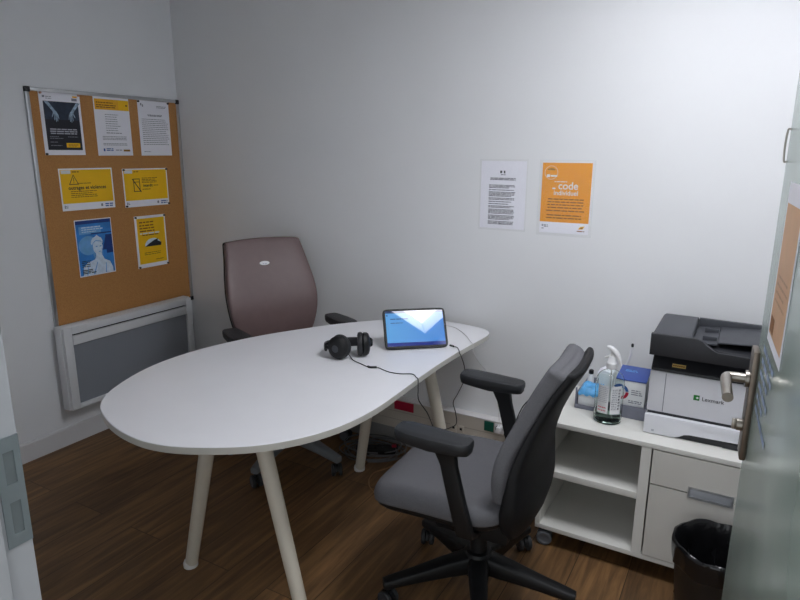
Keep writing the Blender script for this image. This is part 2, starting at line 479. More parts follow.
# door local: +x towards free edge, +y towards the room's left (-X)
pl = obj('lock_plate', bx(LEN - .062, LEN - .004, .0002, .013, .885, 1.128, bev=.004), M['shaded_steel'], door, 'tall satin steel lock plate')
bm = nb()
cyl(bm, V(LEN - .033, .0132, 1.06), V(LEN - .033, .020, 1.06), .018)
obj('rose', bm, M['steel'], pl)
bm = nb()
tube(bm, [V(LEN - .033, .020, 1.06), V(LEN - .033, .046, 1.06), V(LEN - .037, .054, 1.06), V(LEN - .06, .057, 1.061), V(LEN - .11, .057, 1.060), V(LEN - .156, .056, 1.056)], .0105, 14, sub=6)
obj('lever', bm, M['steel'], pl, 'steel lever handle')
bm = nb(); cyl(bm, V(LEN - .033, .0132, .955), V(LEN - .033, .024, .955), .013); box(bm, LEN - .036, LEN - .030, .024, .033, .943, .967, bev=.002)
obj('thumb_turn', bm, M['steel'], pl)
bm = nb(); tube(bm, [V(LEN - .006, .0, 1.508), V(LEN - .006, .005, 1.510), V(LEN - .006, .0065, 1.54), V(LEN - .006, .005, 1.568), V(LEN - .006, 0, 1.570)], .0018, 8)
obj('edge_clip', bm, M['steel'], door)
for zz in (.25, 1.85):
    bm = nb(); cyl(bm, V(-.012, -.004, zz - .05), V(-.012, -.004, zz + .05), .009, 16); box(bm, -.012, .05, .0002, .004, zz - .045, zz + .045, bev=.001)
    obj('hinge', bm, M['steel'], door)
# sheets on the glass
def on_door(s, z, off=.0006):
    p = V(HX, HY, z) + dvec.normalized() * s + V(-dvec.y, dvec.x, 0).normalized() * off
    return p
t = thing('door_poster', 'orange sheet with white margins stuck on the frosted glass door', 'poster', on_door(.765, 1.325), (PI / 2, 0, ang + PI))
obj('paper', box(nb(), -.105, .105, -.1485, .1485, 0, .0004), M['paper'], t)
bm = nb(); rect(bm, -.092, .092, -.13, .112, .0007); obj('print_panel', bm, M['pale_orange'], t, 'orange printed panel')
bm = nb(); words(bm, -.07, .075, [-.02, -.035, -.05, -.065], .005, .0010); obj('text_block', bm, M['veiled_brown'], t)
bm = nb(); rect(bm, -.085, -.03, -.125, -.095, .0010); obj('dark_mark', bm, M['brown_ink'], t)
t = thing('door_decal', 'blue lettered decal on the frosted glass door below the orange sheet', 'decal', on_door(.775, 1.06), (PI / 2, 0, ang + PI))
bm = nb(); words(bm, -.12, .10, [.085, .06, .035, .01, -.015, -.04], .011, .0006, ragged=.5)
obj('lettering', bm, M['pale_blue_ink'], t)

# ceiling light
lt = thing('ceiling_light', 'square white ceiling light panel above the storage unit', 'ceiling light', ((LX0 + LX1) / 2, (LY0 + LY1) / 2, H_CEIL))
bm = nb()
a, b = .2995, .29
box(bm, -a, a, -a, -b, 0, .16); box(bm, -a, a, b, a, 0, .16); box(bm, -a, -b, -b, b, 0, .16); box(bm, b, a, -b, b, 0, .16)
obj('frame', bm, M['white_trim'], lt)
obj('diffuser', bx(-.2895, .2895, -.2895, .2895, .130, .136), M['diffuser'], lt)
obj('back_plate', bx(-.2895, .2895, -.2895, .2895, .138, .16), M['white_trim'], lt)

# ---------------------------------------------------------------- cable trunking on the back wall
tr = thing('cable_trunking', 'beige cable trunking with its top coloured as lit along the back wall', 'cable trunking', (0, 0, .112))
TZ0, TZ1 = .0, .164
obj('body', bx(.02, XR - .005, -.049, -.0005, TZ0 + .0005, TZ1 - .006), M['trunk'], tr)
obj('top_lip', bx(.02, XR - .005, -.051, -.0005, TZ1 - .0058, TZ1, bev=.002), M['trunk_lit'], tr)
bm = nb()
for z in (.048, .094): box(bm, .02, XR - .01, -.0505, -.0492, z, z + .003)
obj('cover_line', bm, mat('trunk_seam', (168, 160, 150), .5, var=.03), tr)
obj('blank_module', bx(1.515, 1.628, -.0535, -.0492, .108, .155, bev=.001), M['red'], tr, 'dark red blank module')
obj('blank_module', bx(2.016, 2.064, -.0535, -.0492, .106, .155, bev=.001), M['green'], tr, 'dark green blank module')
for x in (2.092, 2.141):
    so = obj('socket', bx(x - .0235, x + .0235, -.0535, -.0492, .106, .155, bev=.001), M['white_plastic'], tr, 'white mains socket')
    bm = nb(); lathe(bm, [(.018, 0), (.0185, .003), (.0165, .003), (.0165, .0005)], 24)
    bmesh.ops.transform(bm, matrix=Matrix.Translation((x, -.0536, .1305)) @ Matrix.Rotation(PI / 2, 4, 'X'), verts=bm.verts)
    obj('socket_ring', bm, M['grey_cable'], so)
for x in (1.855, 1.895):
    so = obj('data_port', bx(x - .016, x + .016, -.053, -.0492, .06, .098, bev=.001), M['trunk'], tr)
    obj('port_hole', bx(x - .006, x + .006, -.0537, -.0531, .076, .088), M['pin'], so, 'black port opening')

# ---------------------------------------------------------------- notice board and posters
bd = thing('cork_board', 'large aluminium framed cork notice board on the left wall', 'notice board', (.001, -.449, .611))
bw, bh = .446, 1.200
obj('cork_panel', bx(.0, .010, -bw + .012, bw - .012, .012, bh - .012), M['cork'], bd)
bm = nb()
for (ya, yb, za, zb) in ((-bw, -bw + .018, .02, bh - .02), (bw - .018, bw, .02, bh - .02), (-bw + .02, bw - .02, 0, .018), (-bw + .02, bw - .02, bh - .018, bh)):
    box(bm, 0, .017, ya, yb, za, zb, bev=.003)
obj('frame', bm, M['silver'], bd)
for sy in (-1, 1):
    for z in (0, bh):
        bm = nb(); y = sy * bw
        zi = .024 if z == 0 else -.024
        ya, yb = sorted((y + sy * .0015, y - sy * .024)); za, zb = sorted((z - math.copysign(.0015, zi), z + zi))
        box(bm, -.0005, .020, ya, yb, za, zb, bev=.006, seg=3)
        obj('corner_cap', bm, M['pin'], bd, 'black plastic corner cap')

A4 = (.105, .1485)
RL = (PI / 2, 0, PI / 2)      # on the left wall: local x -> +Y, local y -> +Z, local z -> +X
RB = (PI / 2, 0, 0)           # on the back wall
def poster(name, label, cat, loc, rot, w, h, group=None):
    t = thing(name, label, cat, loc, rot, group)
    obj('paper', bx(-w, w, -h, h, 0, .0005), M['paper'], t)
    return t
CX = .0118
G = 'posters pinned on the cork board'
# 1 dark poster with hands
t = poster('poster', 'black poster with two pale hands, top left of the cork board', 'poster', (CX, -.7285, 1.6475), RL, *A4, G)
bm = nb(); rect(bm, -.087, .092, -.124, .105, .0008); p = obj('picture_panel', bm, M['navy'], t, 'black picture panel')
bm = nb(); rect(bm, -.086, .091, .02, .104, .0010); obj('picture_haze', bm, M['slate'], p)
def hand(bm, sx, cx, z):
    f = lambda pts: poly(bm, [(cx + sx * x, y) for x, y in pts], z)
    f([(-.050, .103), (-.030, .104), (-.004, .070), (.004, .058), (-.008, .052), (-.018, .066)])
    f([(-.010, .060), (.005, .060), (.013, .046), (.008, .036), (-.004, .040)])
    for x, y, dx, l in ((-.003, .042, -.003, .026), (.003, .040, -.001, .030), (.008, .040, .001, .027), (.012, .045, .004, .022)):
        f([(x - .002, y), (x + .0022, y), (x + dx + .0018, y - l), (x + dx - .0012, y - l)])
    f([(-.010, .056), (-.006, .050), (-.014, .034), (-.0185, .030), (-.017, .038)])
for sx_, cx_, lb_ in ((1, -.032, 'left pale hand reaching down'), (-1, .052, 'right pale hand reaching down')):
    bm = nb(); hand(bm, sx_, cx_, .0013); obj('picture_hand', bm, M['skin_blue'], p, lb_)
bm = nb(); words(bm, -.072, .076, [-.028, -.038, -.048], .0055, .0012, .12, True); obj('headline', bm, M['pale_ink'], p)
bm = nb(); words(bm, -.072, .0, [-.062, -.07, -.088, -.104], .003, .0012, .5); words(bm, .02, .075, [-.062], .003, .0012, .2); obj('text_block', bm, M['grey_ink'], p)
bm = nb(); rect(bm, .008, .08, -.112, -.09, .0012); p2 = obj('text_box', bm, M['yellow'], p, 'yellow text box')
bm = nb(); words(bm, .018, .07, [-.1, -.106], .003, .0014, .1); obj('text_block', bm, M['olive_ink'], p2)
bm = nb(); rect(bm, -.088, -.076, .121, .131, .0008); rect(bm, .06, .088, .112, .125, .0008); words(bm, -.072, -.035, [.124, .116], .003, .0008); obj('logo', bm, M['grey_ink'], t)
bm = nb(); rect(bm, .066, .09, .128, .136, .0008); obj('logo', bm, M['amber'], t)
# 2 letter with yellow band
t = poster('poster', 'white letter under a yellow header band, middle of the cork board top row', 'poster', (CX, -.4465, 1.6445), RL, *A4, G)
bm = nb(); rect(bm, -.099, .1035, .085, .138, .0008); p = obj('header_band', bm, M['amber'], t, 'yellow header band')
bm = nb(); rect(bm, .04, .1035, .086, .137, .0010); obj('band_end', bm, M['yellow'], p)
bm = nb(); words(bm, -.09, .03, [.118, .105, .095], .005, .0012, .3); rect(bm, .083, .094, .108, .116, .0012); obj('text_block', bm, M['brown_ink'], p)
bm = nb(); words(bm, -.045, .045, [.06 - .0115 * k for k in range(8)], .0028, .0008, .25); words(bm, -.045, .05, [-.034], .004, .0008, .05)
words(bm, -.07, .088, [-.052, -.06, -.067], .0028, .0008, .1); words(bm, -.07, .088, [-.088, -.095], .0028, .0008, .15); obj('text_block', bm, M['grey_ink'], t)
bm = nb(); rect(bm, -.072, -.062, -.126, -.112, .0008); words(bm, -.055, -.012, [-.116, -.124], .005, .0008, .1); obj('logo', bm, M['blue_ink'], t)
bm = nb(); rect(bm, .048, .088, -.127, -.117, .0008); obj('logo', bm, M['olive_ink'], t)
bm = nb(); words(bm, .0, .04, [-.122], .004, .0008, .1); obj('logo', bm, M['grey_ink'], t)
# 3 plain letter
t = poster('poster', 'plain white typed letter, top right of the cork board', 'poster', (CX, -.1815, 1.644), RL, *A4, G)
bm = nb(); rect(bm, -.086, -.078, .122, .134, .0008); rect(bm, -.075, -.068, .115, .127, .0008); obj('logo', bm, M['grey_ink'], t)
bm = nb(); words(bm, .02, .095, [.12, .113], .003, .0008, .2); words(bm, -.045, .055, [.071, .066], .004, .0008, .1, True)
words(bm, -.085, .095, [.048 - .0105 * k for k in range(14)], .003, .0008, .12); words(bm, -.085, -.04, [-.128], .003, .0008, .1); obj('text_block', bm, M['grey_ink'], t)
# 4 / 5 landscape yellow
def yellow_card(label, y, z, which):
    w, h = A4[1], A4[0]
    t = poster('poster', label, 'poster', (CX, y, z), RL, w, h, G)
    bm = nb(); rect(bm, -w + .007, w - .007, -h + .036, h - .007, .0008); p = obj('print_panel', bm, M['yellow'], t, 'yellow printed panel')
    bm = nb(); rect(bm, -w + .012, -w + .063, h - .026, h - .009, .0010); obj('tab', bm, M['label_white'], p)
    bm = nb(); words(bm, -w + .07, -w + .11, [h - .02], .005, .0010, .1)
    if which == 4:
        words(bm, -.095, .085, [-.012, -.022, -.031, -.040], .0035, .0010, .4); words(bm, -.055, .03, [.028], .0035, .0010, .1)
    else:
        words(bm, -.028, .08, [.05, .042, .034, .026], .0038, .0010, .2); words(bm, .048, .085, [.008], .0038, .0010, .1); words(bm, -.028, .03, [-.012], .0038, .0010, .2)
    obj('text_block', bm, M['brown_ink'], p)
    bm = nb()
    if which == 4:   # warning triangle
        a, b, c = (-.073, .075), (-.1, .024), (-.046, .024)
        def inset(q, k): 
            g = ((a[0] + b[0] + c[0]) / 3, (a[1] + b[1] + c[1]) / 3)
            return (g[0] + (q[0] - g[0]) * k, g[1] + (q[1] - g[1]) * k)
        for q, r in ((a, b), (b, c), (c, a)): poly(bm, [q, r, inset(r, .8), inset(q, .8)], .0010)
        rect(bm, -.0745, -.0715, .04, .058, .0010); rect(bm, -.0745, -.0715, .032, .036, .0010)
    else:            # crossed-out telephone
        for q in ((-.084, -.080, -.022, .05), (-.046, -.042, -.022, .05), (-.084, -.042, .046, .05), (-.084, -.042, -.022, -.018)): rect(bm, *q, .0010)
        poly(bm, [(-.092, .048), (-.088, .051), (-.035, -.022), (-.039, -.026)], .0011)
        rect(bm, -.08, -.046, .030, .033, .0010)
    obj('pictogram', bm, M['ink'], p, 'warning triangle' if which == 4 else 'crossed out telephone icon')
    if which == 4: text_obj('headline', 'outrages et violences', .0245, M['ink'], p, -.106, .000, .0011, bold=.0012)
    else: text_obj('headline', 'interdit', .021, M['ink'], p, -.022, .004, .0011, bold=.0011)
    bm = nb(); words(bm, w - .058, w - .01, [-h + .02, -h + .009], .006, .0008, .15); obj('logo', bm, M['blue_ink'], t)
    bm = nb(); rect(bm, w - .083, w - .072, -h + .012, -h + .026, .0008); rect(bm, -w + .012, -w + .017, -h + .012, -h + .028, .0008); words(bm, -w + .019, -w + .032, [-h + .022, -h + .014], .004, .0008, .1); obj('logo', bm, M['grey_ink'], t)
yellow_card('yellow landscape poster with a warning triangle, left in the cork board middle row', -.6325, 1.3285, 4)
yellow_card('yellow landscape poster with a crossed phone icon, right in the cork board middle row', -.2735, 1.3205, 5)
# 6 blue statue poster
t = poster('poster', 'blue poster with a pale statue bust, bottom left of the cork board', 'poster', (CX, -.6255, 1.0245), RL, *A4, G)
bm = nb(); rect(bm, -.101, .101, -.1435, .1435, .0008); p = obj('picture_panel', bm, M['poster_blue'], t, 'blue picture panel')
bm = nb(); rect(bm, -.101, .101, .125, .1435, .0010); rect(bm, -.02, .101, .068, .075, .0010); rect(bm, .062, .101, -.04, .06, .0010); poly(bm, [(.04, -.02), (.062, -.02), (.062, .05)], .0010); obj('picture_shade', bm, M['deep_blue'], p)
bm = nb(); disc(bm, -.04, .012, .055, .05, .0009); rect(bm, -.085, .04, .072, .112, .0009); obj('picture_haze', bm, M['mid_blue'], p)
bm = nb()
poly(bm, [(-.085, -.143), (-.08, -.1), (-.055, -.078), (-.012, -.065), (.0, -.045), (.035, -.048), (.045, -.07), (.075, -.085), (.09, -.12), (.09, -.143)], .0011)
disc(bm, .012, .0, .028, .04, .0012); poly(bm, [(-.002, -.06), (-.004, -.02), (.03, -.02), (.034, -.06)], .00115)
poly(bm, [(-.020, .012), (-.012, .026), (.004, .031), (.026, .028), (.040, .016), (.043, .03), (.036, .046), (.024, .052), (.012, .064), (.0, .054), (-.014, .048), (-.024, .034), (-.026, .02)], .0013)
obj('picture_statue', bm, M['pale_blue'], p, 'pale statue bust')
bm = nb()
for q in ([(.022, .004), (.034, .006), (.034, .0), (.022, -.001)], [(.0, .004), (.01, .005), (.01, .0), (.0, -.001)], [(.014, -.024), (.028, -.023), (.026, -.028), (.015, -.028)], [(-.018, .020), (.002, .036), (.034, .030), (.04, .022), (.026, .027), (.004, .031), (-.012, .022)], [(-.02, -.03), (-.008, -.03), (-.004, -.06), (-.012, -.06)], [(.0, -.08), (.004, -.08), (-.02, -.143), (-.028, -.143)], [(.05, -.09), (.054, -.09), (.05, -.143), (.044, -.143)], [(.034, -.012), (.04, -.01), (.038, -.05), (.032, -.04)], [(-.05, -.085), (-.046, -.084), (-.06, -.143), (-.066, -.143)]):
    poly(bm, q, .0015)
obj('picture_lines', bm, M['mid_blue'], p)
bm = nb(); words(bm, -.07, .06, [.104, .093], .005, .0011, .2); words(bm, -.07, .04, [.082], .004, .0011, .3); obj('headline', bm, M['pale_blue'], p)
bm = nb(); words(bm, -.088, -.02, [-.07, -.078, -.088, -.098], .004, .0016, .3); words(bm, -.088, -.01, [-.118, -.126, -.134], .005, .0016, .4); obj('text_block', bm, M['ink'], p)
# 7 small yellow portrait
t = poster('poster', 'yellow portrait poster with a small oval picture, bottom right of the cork board', 'poster', (CX, -.271, 1.0135), RL, *A4, G)
bm = nb(); rect(bm, -.091, .097, -.126, .134, .0008); p = obj('print_panel', bm, M['yellow'], t, 'yellow printed panel')
bm = nb(); words(bm, -.075, .035, [.108, .09, .074, .058], .007, .0010, .2); words(bm, -.06, .055, [.035], .006, .0010, .1); obj('text_block', bm, M['brown_ink'], p)
bm = nb(); words(bm, -.075, .06, [.044], .008, .0010, .05); obj('headline', bm, M['label_white'], p)
bm = nb(); disc(bm, .008, -.025, .056, .042, .0010, a0=0, a1=PI); obj('picture_panel', bm, M['pale_blue'], p)
bm = nb(); poly(bm, [(-.048, -.028), (.062, -.03), (.066, -.012), (.04, -.0), (.045, .012), (.02, .006), (-.02, -.012)], .0012); obj('picture_shape', bm, M['navy'], p)
bm = nb(); words(bm, -.06, .06, [-.066, -.076], .004, .0010, .3, True); words(bm, .02, .08, [-.11], .004, .0010, .1); obj('text_block', bm, M['olive_ink'], p)

def pin(y, z, label, m='pin'):
    bm = nb(); lathe(bm, [(.0005, 0), (.0005, .0006), (.0052, .0007), (.0056, .002), (.0036, .004), (.0034, .007), (.0048, .0082), (.0048, .0095), (.002, .0102)], 16)
    o = obj('push_pin', bm, M[m]); o.location = (CX + .0017, y, z); o.rotation_euler = (0, PI / 2, 0)
    tag(o, label, 'push pin', 'push pins on the cork board')
PA = 'black push pin in the %s corner of the %s'
pin(-.829, 1.504, PA % ('lower left', 'black hands poster'))
pin(-.283, 1.786, PA % ('upper left', 'plain typed letter')); pin(-.083, 1.786, PA % ('upper right', 'plain typed letter'))
for cn, sy, sz in (('upper left', -1, 1), ('upper right', 1, 1), ('lower left', -1, -1), ('lower right', 1, -1)):
    pin(-.2735 + sy * .142, 1.3205 + sz * .0985, PA % (cn, 'yellow crossed phone poster'))
    pin(-.271 + sy * .098, 1.0135 + sz * .142, PA % (cn, 'yellow oval picture poster'))
pin(-.826, 1.788, 'pale pink push pin in the upper left corner of the black hands poster', 'pink')
pin(-.633, 1.788, 'pale pink push pin in the upper right corner of the black hands poster', 'pink')

# laminated notices on the back wall
def pouch(t, w, h):
    bm = nb(); rect(bm, -w, w, -h, h, .0022)
    obj('laminate_pouch', bm, M['pouch'], t, 'clear laminating pouch')
t = poster('wall_notice', 'white typed notice in a clear pouch on the back wall', 'notice', (2.040, -.0008, 1.3375), RB, *A4)
pouch(t, .112, .157)
bm = nb(); rect(bm, -.016, -.007, .096, .107, .0008); rect(bm, .001, .008, .096, .107, .0008); obj('crest', bm, M['ink'], t)
bm = nb(); words(bm, -.012, .012, [.088], .003, .0008, .1); words(bm, -.062, .058, [.072, .066], .004, .0008, .1, True); 
zz = .042
for para in (3, 1, 4, 2, 1, 1, 2, 4, 4, 3):
    for k in range(para): words(bm, -.066, .058, [zz], .0034, .0008, .05 if k < para - 1 else .3); zz -= .0056
    zz -= .0042
words(bm, -.012, .004, [-.128], .003, .0008, .1)
obj('text_block', bm, M['dark_ink'], t)
t = poster('wall_notice', 'orange notice reading code individuel in a clear pouch on the back wall', 'notice', (2.320, -.0008, 1.334), RB, *A4)
pouch(t, .118, .160)
bm = nb(); rect(bm, -.1045, .1045, -.1015, .148, .0008); p = obj('print_panel', bm, M['orange'], t, 'orange printed panel')
bm = nb(); ring(bm, -.066, .107, .027, .0285, .0010); rect(bm, -.085, -.071, .088, .099, .0010); words(bm, -.068, -.04, [.09], .007, .0010, .05); obj('emblem', bm, M['label_white'], p, 'round emblem outline')
bm = nb(); disc(bm, -.066, .117, .017, .008, .0010, a0=0, a1=PI); obj('emblem', bm, M['olive_ink'], p)
text_obj('headline', 'code', .043, M['label_white'], p, -.034, .039, .0011, bold=.0013)
text_obj('headline', 'individuel', .0275, M['label_white'], p, -.052, .014, .0011, bold=.0008)
bm = nb(); words(bm, -.05, .006, [.068], .0035, .0010, .05); words(bm, -.058, -.042, [.038], .006, .0010, .05); obj('text_block', bm, M['label_white'], p)
bm = nb(); words(bm, -.08, .084, [-.006, -.018, -.03, -.042, -.055], .0048, .0010, .12, True); words(bm, -.08, .075, [-.074, -.086], .0048, .0010, .1, True); obj('text_block', bm, M['brown_ink'], p)
bm = nb(); rect(bm, -.095, -.088, -.121, -.113, .0008); words(bm, -.086, -.066, [-.118, -.124], .004, .0008, .1); words(bm, -.095, -.08, [-.132], .004, .0008, .1); obj('logo', bm, M['grey_ink'], t)
bm = nb(); poly(bm, [(.062, -.128), (.07, -.116), (.09, -.112), (.082, -.126)], .0008); obj('logo', bm, M['yellow'], t)
bm = nb(); poly(bm, [(.068, -.124), (.074, -.119), (.086, -.117), (.078, -.125)], .0010); words(bm, .058, .092, [-.137], .004, .0008, .1); obj('logo', bm, M['brown_ink'], t)

# ---------------------------------------------------------------- radiator
rd = thing('panel_heater', 'white electric panel heater with grey grille low on the left wall', 'heater', (.0, -.507, .215))
ry, rh = .412, .443
bm = nb()
# body ring (frame) around the grille; grille inset
box(bm, .034, .088, -ry, ry, 0, rh, bev=.006)
obj('casing', bm, M['radiator'], rd)
bm = nb()
gy0, gy1, gz0, gz1 = -ry + .05, ry - .045, .028, .345
box(bm, .0885, .108, -ry + .006, gy0, .004, rh - .003, bev=.005); box(bm, .0885, .108, gy1, ry - .006, .004, rh - .003, bev=.005)
box(bm, .0885, .108, gy0 + .0005, gy1 - .0005, .004, gz0, bev=.003)
box(bm, .0885, .108, gy0 + .0005, gy1 - .0005, gz1, .393, bev=.003); box(bm, .0885, .108, gy0 + .0005, gy1 - .0005, .402, rh - .003, bev=.003)
obj('front_frame', bm, M['radiator'], rd)
obj('grille', bx(.0885, .097, gy0 + .001, gy1 - .001, gz0 + .0005, gz1 - .0005), M['grille'], rd, 'grey perforated grille')
obj('air_slot', bx(.0885, .094, gy0 + .001, gy1 - .001, .3932, .4018), M['pin'], rd)
bm = nb()
for yy in (-.25, .25): box(bm, .001, .0345, yy - .02, yy + .02, .1, .34)
obj('wall_bracket', bm, M['radiator'], rd)

# ---------------------------------------------------------------- table
TT = .73
out = [(1.285, -1.524), (1.348, -1.559), (1.424, -1.589), (1.505, -1.609), (1.596, -1.617), (1.667, -1.608), (1.725, -1.589), (1.775, -1.564), (1.823, -1.536), (1.867, -1.505), (1.908, -1.469), (1.944, -1.427),
       (1.977, -1.378), (2.005, -1.322), (2.029, -1.255), (2.044, -1.178), (2.052, -1.072), (2.048, -.929), (2.041, -.774), (2.037, -.596), (2.041, -.415), (2.053, -.243), (2.056, -.165), (2.046, -.115), (2.020, -.082), (1.97, -.060),
       (1.863, -.042), (1.775, -.046), (1.652, -.096), (1.511, -.187), (1.381, -.337), (1.277, -.507), (1.19, -.679), (1.132, -.858), (1.105, -.997), (1.104, -1.145), (1.132, -1.277), (1.182, -1.398), (1.228, -1.470)]
def ccatmull(pts, sub=5):
    n = len(pts); o = []
    for i in range(n):
        p0, p1, p2, p3 = (Vector(pts[(i + k - 1) % n]) for k in range(4))
        for k in range(sub):
            t = k / sub
            o.append(0.5 * ((2 * p1) + (p2 - p0) * t + (2 * p0 - 5 * p1 + 4 * p2 - p3) * t * t + (3 * p1 - p0 - 3 * p2 + p3) * t ** 3))
    return o
tcx, tcy = 1.62, -.95
table = thing('meeting_table', 'white rounded teardrop meeting table on splayed cream legs', 'table', (tcx, tcy, 0))
O2 = [(p.x - tcx, p.y - tcy) for p in ccatmull(out)]
def inset_loop(pts, d):
    n = len(pts); o = []
    for i in range(n):
        a = Vector(pts[i - 1]); b = Vector(pts[(i + 1) % n]); t = (b - a).normalized()
        o.append((pts[i][0] - t.y * d, pts[i][1] + t.x * d))
    return o
I2 = inset_loop(O2, .0015)
bm = nb(); loft(bm, [[V(x, y, TT - .0235) for x, y in I2], [V(x, y, TT - .0225) for x, y in O2], [V(x, y, TT - .0022) for x, y in O2]], caps=False)
eb = obj('edge_band', bm, M['table_edge'], table)
bm = nb()
a = [bm.verts.new(V(x, y, TT - .0022)) for x, y in O2]; b = [bm.verts.new(V(x, y, TT)) for x, y in I2]
n_ = len(a)
for i in range(n_): bm.faces.new((a[i], a[(i + 1) % n_], b[(i + 1) % n_], b[i]))
bm.faces.new(b); 
cbot = [bm.verts.new(V(x, y, TT - .0235)) for x, y in I2]; bm.faces.new(cbot)
obj('tabletop', bm, M['table_top'], table)
def tleg(top, foot, r0=.028, r1=.023):
    T = Vector(top) - V(tcx, tcy, 0); F = Vector(foot) - V(tcx, tcy, 0)
    d = (T - F).normalized(); F2 = F + d * .022
    bm = nb(); tube(bm, [T, F2], r0, 24, smooth=False, radii=(r0, r1))
    lg = obj('leg', bm, M['table_leg'], table)
    bm = nb(); lathe(bm, [(r1 * .85, .0), (r1 * 1.15, .003), (r1 * 1.18, .016), (r1 * 1.02, .026)], 24, F.x, F.y)
    obj('foot', bm, M['clear_plastic'], lg, 'pale plastic foot')
    bm = nb(); box(bm, T.x - .05, T.x + .05, T.y - .05, T.y + .05, TT - .034, TT - .0237, bev=.002)
    obj('mounting_plate', bm, M['table_leg'], lg)
tleg((1.512, -1.262, TT - .03), (1.338, -1.271, 0))
tleg((1.684, -1.250, TT - .03), (1.885, -1.280, 0))
tleg((1.650, -.440, TT - .03), (1.489, -.348, 0))
tleg((1.850, -.370, TT - .03), (1.962, -.280, 0))
bm = nb()
box(bm, 1.5 - tcx, 1.7 - tcx, -1.28 - tcy, -1.235 - tcy, TT - .055, TT - .0345); box(bm, 1.65 - tcx, 1.85 - tcx, -.43 - tcy, -.38 - tcy, TT - .055, TT - .0345)
box(bm, 1.62 - tcx, 1.66 - tcx, -1.2345 - tcy, -.4305 - tcy, TT - .06, TT - .0237)
obj('under_frame', bm, M['table_leg'], table)

# ---------------------------------------------------------------- office chairs
def spine_loft(rows, e=4.6, n=44, wing=0.03, arch=0.0):
    """rows: (x, z, halfwidth, thickness); local +X forward.  Pillow-like solid along a spine."""
    secs = []
    N_ = len(rows)
    for i, (x, z, w, t) in enumerate(rows):
        a = rows[max(i - 1, 0)]; b = rows[min(i + 1, N_ - 1)]
        T = V(b[0] - a[0], 0, b[1] - a[1]).normalized()
        nrm = V(T.z, 0, -T.x)                       # forward normal
        sec = []
        for (u, v) in sell(w, t / 2, e, n):
            p = V(x, u, z) + nrm * (v + wing * (u / .23) ** 2) + T * (arch * (1 - (u / max(w, .01)) ** 2) * max(0, (i / (N_ - 1) - .6) / .4))
            sec.append(p)
        secs.append(sec)
    bm = nb(); loft(bm, secs); return bm

def densify(rows, sub=5):
    P = [Vector((r[0], r[1], r[2])) for r in rows]; Q = [Vector((r[3], 0, 0)) for r in rows]
    A = catmull(P, sub); B = catmull(Q, sub)
    return [(a.x, a.y, max(a.z, .004), max(b.x, .003)) for a, b in zip(A, B)]

def end_round(rows, rr=.03):
    """closes both ends with a rounded lip"""
    r0, r1 = rows[0], rows[-1]
    def cap(r, q, lst):
        d = Vector((r[0] - q[0], r[1] - q[1])).normalized()
        res = []
        for s in lst:
            k = math.sqrt(max(0, 1 - s * s)); res.append((r[0] + d.x * rr * s, r[1] + d.y * rr * s, r[2] - rr * (1 - k) * 1.3, r[3] * max(k, .12)))
        return res
    top = cap(r1, rows[-2], (.3, .55, .75, .9, .99))
    bot = cap(r0, rows[1], (.3, .55, .75, .9, .99))
    return bot[::-1] + rows + top

